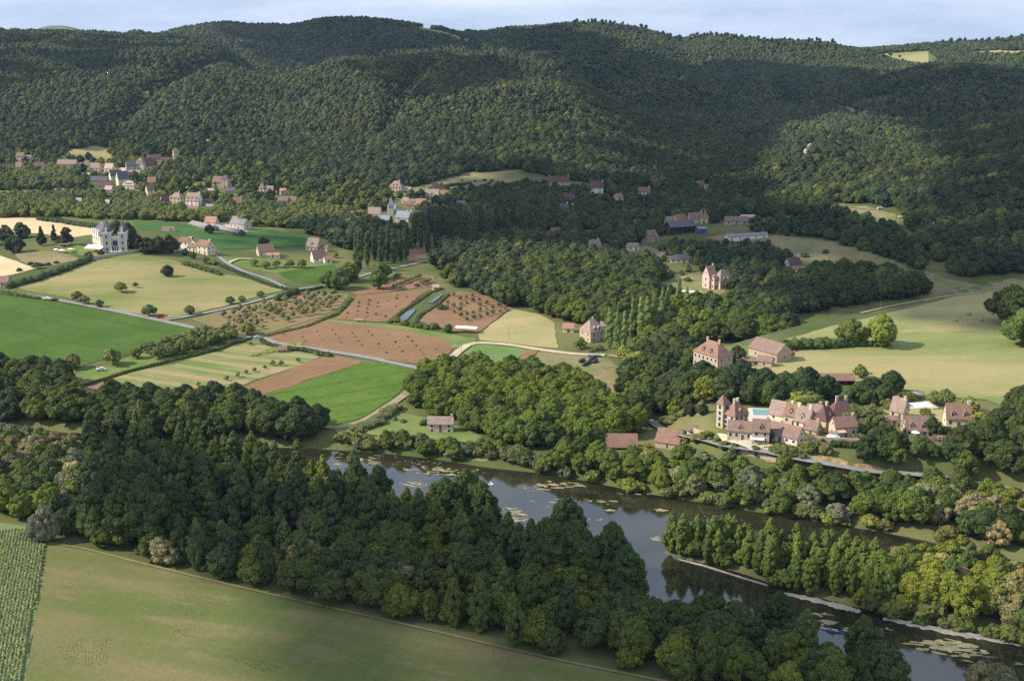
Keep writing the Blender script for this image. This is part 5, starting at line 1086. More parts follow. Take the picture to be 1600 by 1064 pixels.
hedge([(1085,640),(1062,650),(1040,656),(1050,660)], 5, 1.6, 'rough bank of ivy left of the round trees at the tower house', FO['bush']); hedge([(380,311),(395,310),(410,311)], 3, 2, 'dark garden hedge at the end of the manor lawn')
hedge([(500,441),(508,440)], 2, 1.2, 'scrap of hedge under the orchard clump')
# pond
pw, t, b = nt('pond_water'); b.inputs['Base Color'].default_value = (.03, .04, .03, 1); b.inputs['Roughness'].default_value = .04; b.inputs['IOR'].default_value = 1.6
drape('pond', [(620,500),(628,494),(640,486),(648,484),(648,489),(640,496),(632,503),(624,504)], pw, off=.55); drape('pond', [(666,474),(690,460),(693,462),(676,475)], pw, off=.55)
# the rock in the far knoll
P = GP(1262, 246); q = np.random.default_rng(5); Vs = []; Fs = []; n = 0; iv, jf = ICO[3]
for k in range(9):
    k2 = 1 + .14 * q.normal(size=(len(iv), 1)); Vs.append(iv * k2 * np.array([2.6, 2.2, q.uniform(3, 6)]) + np.array([q.uniform(-2.5, 2.5), q.uniform(-1, 1), q.uniform(0, 6) + 2])); Fs.append(jf + n); n += len(iv)
tag(link('rock_outcrop', mesh_np('rock_outcrop', np.concatenate(Vs), np.concatenate(Fs), simple('pale_rock', (.52,.43,.34), .9, .3, .5)), None, tuple(P)), 'pale rock outcrop sticking out of the sunlit wooded knoll', 'rock')
# ------------------------------------------------------------------ planting
# hillsides
def in_any(px, py, Ps):
    r = np.zeros(px.shape, bool)
    for P in Ps: r |= inpoly(px, py, P)
    return r
BARE = [[(655,35),(700,40),(760,62),(800,72),(780,66),(700,50)], [(1254,236),(1270,236),(1270,254),(1254,254)], [(462,98),(476,98),(476,108),(462,108)]]
# the lower edge of the wooded hills, in photo columns
EDGE = [(-400,238),(0,240),(110,232),(170,230),(260,240),(330,252),(420,262),(480,278),(560,286),(640,294),(700,280),(800,264),(840,272),(900,284),(960,292),(1040,296),(1120,300),(1200,300),(1290,318),(1330,318),(1400,325),(1420,350),(1455,400),(1500,436),(1620,438),(1900,430)]
def hill_band(y0, y1, sp):
    n = int((y1 - y0) / (sp * .87)); xs = []; yy = []
    for j in range(n):
        Y = y0 + j * sp * .87; k = int(1.02 * Y / sp); xs.append((np.arange(k) - k / 2 + .5 * (j % 2)) * sp); yy.append(np.full(k, Y))
    X = np.concatenate(xs); Y = np.concatenate(yy); return X + rng.uniform(-.42, .42, X.shape) * sp, Y + rng.uniform(-.42, .42, X.shape) * sp
def hill_trees(y0, y1, sp, name, src, label, keep=None, sr=(.5, 1.1)):
    X, Y = hill_band(y0, y1, sp); Z = H(X, Y); px, py, f = proj(X, Y, Z)
    ok = (py < np.interp(px, [e[0] for e in EDGE], [e[1] for e in EDGE])) & (px > -260) & (px < 1860)
    ok &= ~in_any(px, py, BARE) & free(X, Y, th=8)
    # leave out trees deep in dead ground behind a ridge
    vis = np.ones(X.shape, bool)
    for q in np.linspace(.45, .985, 26):
        vis &= (CH + (Z + 12 - CH) * q) > H(X * q, Y * q) - 22
    ok &= vis
    if keep is not None: ok &= keep(px, py, X, Y)
    return scatter(name, (X[ok], Y[ok]), src, label, 'woodland', sr)
hill_trees(760, 1500, 7.2, 'woodland', MIDW, 'dense green woods on the lower slopes behind the villages', sr=(.5, 1.2))
hill_trees(1500, 2200, 7.2, 'woodland', FAR, 'dense woods on the middle slopes of the hills')
hill_trees(2200, 3450, 8.8, 'woodland', FAR, 'dark distant woods on the highest ridges', sr=(.55, 1.25))
def pinek(px, py, X, Y): return (px > 880) & (px < 1620) & (py < np.interp(px, [880,1000,1150,1250,1450,1600], [46,62,84,80,72,74])) & (Y > 2700)
X, Y = hill_band(2700, 3400, 26); Z = H(X, Y); px, py, f = proj(X, Y, Z); ok = pinek(px, py, X, Y) & free(X, Y, th=None) & (rng.random(X.shape) < .5)
scatter('pine_wood', (X[ok], Y[ok]), PINES, 'thin dark pines along the far skyline', 'pines', (.9, 1.5))

# woods of the valley floor, further off: masses
def mass(P, sp, src, name, label, sr=(.7, 1.1), th=8, cat='woodland'):
    xs, ys_ = [], []
    for p in P:
        X, Y, ins = grid_pts(p, sp); X, Y = X[ins], Y[ins]; ok = free(X, Y, th=th); xs.append(X[ok]); ys_.append(Y[ok])
    return scatter(name, (np.concatenate(xs), np.concatenate(ys_)), src, label, cat, sr)
VAL = [
 [(-60,236),(60,232),(110,228),(180,228),(300,240),(330,268),(260,300),(100,300),(-60,300)],
 [(240,300),(260,262),(330,250),(480,272),(560,288),(640,298),(600,330),(560,336),(420,320),(330,322)],
 [(640,300),(820,292),(960,296),(1110,298),(1200,302),(1300,318),(1240,336),(1120,350),(1000,346),(820,340),(700,330)],
 [(1200,300),(1300,320),(1340,345),(1400,352),(1450,400),(1440,425),(1370,398),(1300,378),(1210,366),(1170,360),(1200,335)],
]
VILW = [lowpoly('village_tree', ('broad', 11, .3, 5.4, 26, 1.8, 2, 1100, .46), (FO['walnut'], FO['broad'], FF[0], FF[2], FO['oak'], FO['walnut'], FF[1])[i % 7], 700 + i) for i in range(8)]
mass(VAL[:2], 8.8, VILW, 'village_trees', 'garden trees and copses packed between the village houses', (.3, .85), 5, 'trees'); mass(VAL[2:], 8.0, MIDW, 'slope_trees', 'dark copses around the scattered shaded houses at the foot of the hills', (.4, .9), 5, 'trees')
mass([[(-60,262),(120,264),(140,290),(60,296),(-60,296)], [(-60,312),(200,300),(330,322),(470,322),(560,336),(600,350),(560,360),(470,358),(330,350),(200,344),(60,340),(-60,340)]], 8.2,
     [lowpoly('mid_walnut', ('broad', 8.5, .3, 5.2, 22, 1.6, 2, 900, .45), FO['walnut'], 600 + i) for i in range(4)], 'walnut_groves', 'bright green walnut groves in rows below the hillside village', (.75, 1.05), 8, 'walnut trees')
mass([[(690,392),(800,408),(806,440),(788,474),(740,456),(700,450),(716,430)]], 8.2, MIDW, 'dark_copse', 'dark trees standing right of the leafy orchard rows', (.8, 1.15), 8, 'trees')
mass([[(955,388),(1040,384),(1100,380),(1130,392),(1120,428),(1060,446),(1010,436),(985,420)], [(1000,368),(1100,368),(1150,380),(1110,392),(1020,386)]], 9.5, VILW, 'scrub_trees', 'scrubby trees and bushes around the pale bungalow', (.22, .68), 8, 'trees')
mass([[(640,310),(900,320),(900,372),(760,378),(680,366),(640,350)], [(900,330),(1020,340),(1100,350),(1060,372),(960,388),(900,372)], [(690,372),(960,378),(1010,410),(1040,440),(1050,470),(930,480),(900,440),(800,420),(700,410)],
      [(1120,392),(1210,400),(1260,430),(1440,436),(1450,458),(1340,478),(1240,494),(1150,476),(1110,456),(1100,410)], [(470,352),(600,352),(640,372),(640,388),(540,392),(520,380)]], 8.0, MIDW, 'copse_trees', 'dark green copse trees filling the middle of the valley', (.7, 1.1), 8, 'trees')

BG = 'trees crowded together in the riverside wood beside the mown field'
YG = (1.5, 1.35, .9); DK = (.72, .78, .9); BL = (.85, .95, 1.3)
# nearest bank, on the field side
belt_edge = [(70,842),(130,853),(250,880),(400,916),(550,950),(700,984),(850,1018),(1000,1049),(1100,1070),(1250,1105)]
bel1 = belt_edge + [(1400,1080),(1330,1052),(1200,1012),(1100,980),(1000,955),(900,920),(700,880),(500,850),(330,830),(200,815),(100,806)]
lab1 = dict(broad='leafy green tree in the strip of wood along the mown field', willow='pale grey-green willow among darker trees beside the mown field', cottonwood='tall spreading poplar rising above the wood on the near bank', poplar='upright dark poplar in the wood beside the mown field')
grp1 = {k: 'trees of the near riverside wood, ' + k for k in lab1}
grp1 = dict(broad='leafy trees along the mown field', willow='willows on the near bank', cottonwood='tall poplars on the near bank', poplar='upright poplars beside the mown field')
wood(bel1, 6.6, [('broad', 9, .55, 1.0, None), ('broad', 5, .5, .9, YG), ('broad', 3, .7, 1.1, DK), ('poplar', 3, .6, .95, DK), ('poplar', 5, .6, .95, (1.15, 1.15, .95)), ('willow', .8, .6, 1.0, None)], lab1, grp1, th=None, clear=.5, name={'broad':'near_wood_broadleaf'})  # generic broadleaf trees, no species recognised, only named apart from other woods
bel2 = [(100,806),(200,815),(330,830),(500,850),(700,880),(900,920),(930,912),(840,880),(740,862),(650,824),(560,786),(490,760),(400,740),(250,718),(150,714),(120,712),(150,770)]
lab2 = dict(poplar='upright poplar standing in the dense poplar wood on the near bank', broad='low leafy tree between the poplars on the near bank', willow='pale willow between the poplars on the near bank')
grp2 = dict(poplar='poplars of the near bank plantation', broad='low trees between the near bank poplars', willow='willows between the near bank poplars')
wood(bel2, 6.4, [('poplar', 10, .6, 1.12, None), ('poplar', 5, .6, 1.0, (1.3, 1.3, .95)), ('broad', 4, .7, .95, YG), ('broad', 2, .7, .9, None), ('willow', .7, .7, 1, None)], lab2, grp2, th=None, name={'broad':'near_wood_broadleaf'})  # same generic broadleaf between the poplars, species not known
for px_, py_, s in ((728,838,.8),(700,835,.78),(757,850,.72),(880,905,.92),(905,925,.85),(860,925,.8),(945,935,.8),(975,950,.75),(850,900,.7),(590,815,.7),(560,800,.66),(1205,1010,.62),(200,850,.85),(240,862,.9),(270,850,.85),(165,842,.8),(225,835,.9),(185,832,.85)):
    x, y = G(px_, py_); plant('cottonwood', x, y, s * 1.18, lab1['cottonwood'], grp1['cottonwood'], DK)
x, y = G(1352, 1052); plant('cottonwood', x, y, .72, 'dense dark round-topped tree on the near bank right across from the gravel bar', None, (.7, .78, .85), .72)
for px_, py_, s in ((1155,1030,.5),(1215,1040,.5),(855,930,.9),(880,935,.8),(1560,1095,1.0),(1530,1090,.9),(560,850,.9)):
    x, y = G(px_, py_); plant('willow', x, y, s, lab1['willow'], grp1['willow'], (.75, .85, .9))
# left: willow thicket
bel3 = [(-120,800),(0,800),(40,815),(100,806),(150,770),(130,712),(60,702),(-120,690)]
wood(bel3, 6.6, [('broad', 6, .6, .9, YG), ('willow', 2, .8, 1.1, (.95, .95, .9)), ('willow', 1, .7, 1, (1.3, 1.05, .8)), ('broad', 2, .7, 1, DK)], dict(broad='yellow-green leafy tree in the thicket above the maize field', willow='grey willow in the thicket at the left edge of the wood'), dict(broad='leafy thicket trees above the maize', willow='grey willows at the left edge'), th=None)
for px_, py_, s in ((-30,694,.8),(-10,696,.9),(8,698,.8),(25,700,.85),(45,702,.8),(62,704,.75)):
    x, y = G(px_, py_); plant('willow', x, y, s, 'grey willow in the thicket at the left edge of the wood', 'grey willows at the left edge', (.8, .85, .8), s * 1.3)
for px_, py_, s, lb in ((114,735,.95,'silver-white rounded willow standing over the left wood, the farther one'), (120,765,1.15,'silver-white rounded willow standing over the left wood, the larger nearer one')):
    x, y = G(px_, py_); plant('willow', x, y, s, lb, None, (1.55, 1.5, 1.75))
for px_, py_, s, lb in ((57,848,.95,'slim grey willow at the corner of the maize field, left of a pair'), (74,846,1.15,'slim grey willow at the corner of the maize field, right of a pair')):
    x, y = G(px_, py_); plant('willow', x, y, s * .62, lb, None, (.95, 1.0, 1.05), s * 1.1)
# far bank, left: dark trees along the fields
wood([(-120,655),(-120,590),(0,586),(60,586),(112,602),(135,632),(260,640),(330,636),(380,632),(450,658),(505,672),(505,694),(400,694),(300,688),(150,680),(0,660)], 7.4,
     [('broad', 6, .8, 1.1, DK), ('oak', 3, .8, 1.0, DK), ('broad', 3, .7, 1, (1.2, 1.15, .9)), ('willow', 1, .8, 1.0, (.8, .85, .8))], dict(broad='leafy tree on the far bank below the kitchen gardens', oak='large dark tree on the far bank below the kitchen gardens', willow='greyish willow on the far bank below the kitchen gardens'), dict(broad='leafy trees on the far bank at left', oak='large dark trees on the far bank at left', willow='willows on the far bank at left'), th=None, name={'broad':'left_bank_broadleaf'})  # ordinary broadleaf crowns, set apart by name without a known species
for px_, py_, s in ((470,686,1.0),(478,672,.85),(455,690,.8)):
    x, y = G(px_, py_); plant('oak', x, y, s, 'very dark rounded tree where the river comes into view', 'dark trees at the river bend', (.55, .62, .7))
# bank shrubs in front of the lawn
wood([(515,682),(545,694),(620,706),(700,718),(760,727),(850,736),(850,718),(790,706),(700,700),(640,690),(600,692),(560,686)], 4.6,
     [('bush', 8, .8, 1.5, None), ('broad', 3, .38, .55, YG), ('willow', 1, .4, .6, None)], dict(bush='bush on the river bank below the small stone house', broad='small bright tree on the river bank below the small stone house', willow='small willow on the river bank below the small stone house'), dict(bush='bushes below the small stone house', broad='small trees below the stone house', willow='small willows below the stone house'), th=None, fields=False)
# the grove
wood([(640,610),(668,580),(720,578),(800,584),(860,596),(905,604),(960,640),(1010,656),(1012,676),(985,690),(900,700),(800,700),(745,690),(700,655),(650,650)], 7.4,
     [('broad', 10, .72, 1.0, (1.28, 1.3, .88)), ('broad', 4, .6, .95, (1.05, 1.08, 1.0))], 'bright green tree of the dense grove behind the small stone house', 'trees of the bright grove', th=6, name={'broad':'locust_tree'})
# right part of the far bank: below the barns and the road
wood([(850,736),(920,750),(1000,766),(1080,779),(1190,798),(1290,812),(1290,764),(1200,738),(1130,722),(1060,712),(1000,706),(930,706),(880,712)], 6.0,
     [('willow', 3, .7, 1.0, (.85, .95, .8)), ('broad', 4, .55, .85, (1.3, 1.25, .9)), ('broad', 3, .5, .8, None), ('bush', 2, .8, 1.4, None)], dict(willow='drooping grey-green willow on the bank below the barns', broad='leafy tree on the bank below the barns and the village road', bush='bush on the bank below the barns and the village road'), dict(willow='willows below the barns', broad='leafy trees below the barns', bush='bushes below the barns'), th=8, name={'broad':'right_bank_broadleaf'})  # generic broadleaf of the right bank; its species is not known
wood([(1290,812),(1400,830),(1500,852),(1620,878),(1760,920),(1760,780),(1660,774),(1540,776),(1460,766),(1400,758),(1340,752),(1280,742)], 6.6,  # generic broadleaf again, no species recognised
     [('willow', 4, .7, 1.05, None), ('broad', 5, .6, .95, (1.25, 1.2, .9)), ('broad', 3, .7, 1.0, DK)], dict(willow='pale grey willow between the river and the road at right', broad='leafy tree between the river and the road at right'), dict(willow='willows between river and road at right', broad='leafy trees between river and road at right'), th=None, name={'broad':'right_bank_broadleaf'})
# island
wood([(1032,862),(1060,856),(1150,862),(1280,882),(1400,899),(1430,930),(1400,962),(1330,948),(1235,926),(1160,900),(1100,882),(1040,868)], 3.7,
     [('poplar', 10, .54, .74, (1.3, 1.3, .95)), ('broad', 5, .42, .58, (1.3, 1.25, .9))], dict(poplar='young poplar packed with others on the tip of the island', broad='leafy tree among the young poplars of the island'), dict(poplar='young poplars on the island', broad='leafy trees on the island tip'), th=None)
wood([(1400,900),(1450,902),(1520,914),(1620,938),(1760,973),(1760,1050),(1620,1000),(1500,978),(1400,950),(1370,935)], 6.2,
     [('willow', 5, .9, 1.3, (1.05, 1, .8)), ('broad', 5, .8, 1.15, YG), ('poplar', 2, .65, .9, None), ('broad', 3, .8, 1.1, None)], dict(willow='pale willow in the thicket on the right half of the island', broad='leafy tree in the thicket on the right half of the island', poplar='upright poplar in the thicket on the right half of the island'), dict(willow='willows on the island', broad='leafy trees on the right half of the island', poplar='poplars on the right half of the island'), th=None, clear=.2)
wood([(1340,935),(1400,950),(1500,976),(1620,1000),(1620,1012),(1500,992),(1400,968),(1345,950)], 3.4, [('bush', 1, .9, 1.7, (.9, 1, .9))], 'low bush at the edge of the island behind the gravel', 'bushes behind the island gravel', th=None)
# wooded slope between the grove and the village
wood([(985,590),(1010,560),(1085,556),(1085,580),(1130,604),(1200,606),(1270,604),(1340,606),(1260,632),(1195,634),(1110,628),(1075,650),(1030,650),(975,628)], 7.2,
     [('oak', 6, .7, .95, DK), ('broad', 4, .7, .95, None), ('broad', 2, .6, .8, YG)], dict(oak='dark tree on the wooded slope below the big stone farmhouse', broad='green tree on the wooded slope below the big stone farmhouse'), dict(oak='dark trees below the stone farmhouse', broad='green trees below the stone farmhouse'), th=5, fields=True)
# big wood behind the orchards
wood([(788,478),(800,440),(830,420),(930,420),(1010,432),(1030,470),(1030,520),(985,530),(955,524),(880,500),(862,494),(830,484)], 8.2,
     [('oak', 10, .85, 1.15, None), ('broad', 4, .85, 1.1, (1.2, 1.15, .9))], dict(oak='large round tree of the wood behind the straw-coloured field', broad='lighter green tree of the wood behind the straw-coloured field'), dict(oak='round trees behind the straw field', broad='light trees behind the straw field'), th=7, name={'oak':'big_wood_oak'})  # these are the oak crowns; the separate name implies no other species
wood([(1020,520),(1060,490),(1120,478),(1215,486),(1240,500),(1225,520),(1160,532),(1085,540),(1040,556),(1005,552)], 8.0,
     [('oak', 5, .8, 1.05, None), ('broad', 6, .8, 1.05, (1.3, 1.3, .85))], dict(oak='dark round tree in the wood above the big stone farmhouse', broad='yellow-green tree in the wood above the big stone farmhouse'), dict(oak='dark trees above the stone farmhouse', broad='yellow-green trees above the stone farmhouse'), th=7)
wood([(1210,440),(1340,432),(1450,448),(1440,462),(1330,478),(1235,494),(1200,478)], 8.0, [('oak', 1, .7, 1.0, None)], 'tree of the dark wood along the top of the right meadow', 'trees along the top of the right meadow', th=6, name={'oak':'other_oak_tree'})  # oak crowns under a second name, not another species
# terrace edge at right: dark oaks
wood([(1340,730),(1400,724),(1460,716),(1540,700),(1560,680),(1600,664),(1760,670),(1760,760),(1640,764),(1540,750),(1460,744),(1390,740)], 7.4,
     [('oak', 8, .75, 1.0, (.7, .78, .85)), ('broad', 3, .7, .95, None)], dict(oak='big dark tree on the steep bank above the road at right', broad='green tree on the steep bank above the road at right'), dict(oak='dark trees above the road at right', broad='green trees above the road at right'), th=3, fields=False)
wood([(1180,620),(1265,606),(1345,606),(1390,612),(1380,636),(1340,632),(1290,622),(1240,628),(1195,632)], 6.6, [('broad', 5, .5, .75, DK), ('bush', 3, 1, 1.5, None)], dict(broad='tree in the gardens directly behind the riverside village', bush='bush in the gardens directly behind the riverside village'), dict(broad='trees behind the riverside village', bush='bushes behind the riverside village'), th=5, fields=False)
wood([(1180,712),(1262,716),(1330,724),(1400,742),(1390,750),(1300,740),(1200,726),(1130,706)], 5.5, [('bush', 6, .8, 1.5, None), ('broad', 2, .4, .6, YG)], dict(bush='bush on the earthy slope below the riverside village', broad='small tree on the earthy slope below the riverside village'), dict(bush='bushes below the riverside village', broad='small trees below the riverside village'), th=2, fields=False)

wood([(1345,706),(1385,694),(1400,706),(1440,712),(1482,706),(1520,690),(1545,690),(1540,716),(1460,724),(1400,730),(1345,730)], 5.6, [('oak', 5, .45, .62, (.7, .78, .85)), ('broad', 2, .45, .6, None)], dict(oak='dark tree crowding the edge of the bank below the dormered houses', broad='green tree crowding the edge of the bank below the dormered houses'), dict(oak='dark trees under the dormered houses', broad='green trees under the dormered houses'), th=7, fields=False, name={'oak':'other_oak_tree','broad':'right_bank_broadleaf'})  # oak and generic broadleaf crowns, only named separately
wood([(1200,728),(1262,742),(1340,757),(1400,762),(1460,768),(1540,780),(1540,792),(1400,776),(1290,772),(1200,750)], 6.0, [('broad', 5, .5, .75, (1.25, 1.2, .9)), ('broad', 3, .6, .8, None), ('willow', 1, .6, .9, None)], dict(broad='leafy tree hiding part of the river road from below', willow='willow hiding part of the river road from below'), dict(broad='leafy trees along the river road', willow='willows along the river road'), th=None, name={'broad':'right_bank_broadleaf'})  # generic broadleaf along the road, species unknown
wood([(850,736),(920,752),(1000,770),(1080,783),(1190,801),(1290,816),(1400,834),(1500,855),(1500,845),(1400,824),(1290,806),(1190,790),(1080,772),(1000,759),(920,742)], 3.8, [('bush', 5, .8, 1.6, None), ('bush', 2, .8, 1.4, (1.4, 1.4, .9)), ('willow', 1, .35, .5, None)], dict(bush='bush overhanging the water along the far bank', willow='small willow overhanging the water along the far bank'), dict(bush='bushes overhanging the far bank', willow='small willows overhanging the far bank'), th=None, clear=0, name={'bush':'bush'})
wood([(470,345),(560,345),(600,352),(640,380),(560,388),(520,384),(512,372),(480,366)], 7.5, [('walnut', 4, .7, 1.0, (1,1.1,1)), ('oak', 2, .5, .7, DK)], dict(walnut='walnut tree in the loose copse behind the brown-walled new house', oak='dark tree in the loose copse behind the brown-walled new house'), dict(walnut='walnuts behind the new house', oak='dark trees behind the new house'), th=4, name={'oak':'other_oak_tree'})  # the dark ones are oak crowns named apart
wood([(300,338),(340,334),(400,340),(460,344),(460,354),(390,350),(320,344)], 9, [('walnut', 4, .6, .9, (1,1.1,1))], 'walnut tree around the orange-roofed farm buildings', 'walnuts around the orange roofs', th=4)
for px_, py_, s in ((1206,676,.7),(1213,706,1.0),(1238,712,1.1),(1250,716,.9),(1222,712,1.2),(1180,708,.9),(1148,704,.8),(1132,700,.9),(1120,692,.7),(1275,700,1.0),(1262,704,1.1),(1290,708,1.0),(1340,676,1.3),(1350,668,1.2),(1344,690,1.0),(1358,655,1.3),(1366,646,1.2),(1330,648,1.3),(1376,664,1.2),(1384,676,1.1),(1370,684,1.3),(1450,655,.8),(1446,648,.9),(1440,690,.9),(1480,676,.8),(1500,676,.8),(1520,668,1.2),(1534,660,1.4),(1545,668,1.5),(1418,628,1.3),(1405,636,1.2),(1388,638,1.2),(1090,690,1.0),(1104,688,1.2),(1075,690,.9),(1065,684,1.0)):
    x, y = G(px_, py_); plant('bush', x, y, s, 'garden shrub among the houses and terraces of the riverside village', 'garden shrubs of the riverside village', (1.0, 1.05, .9))
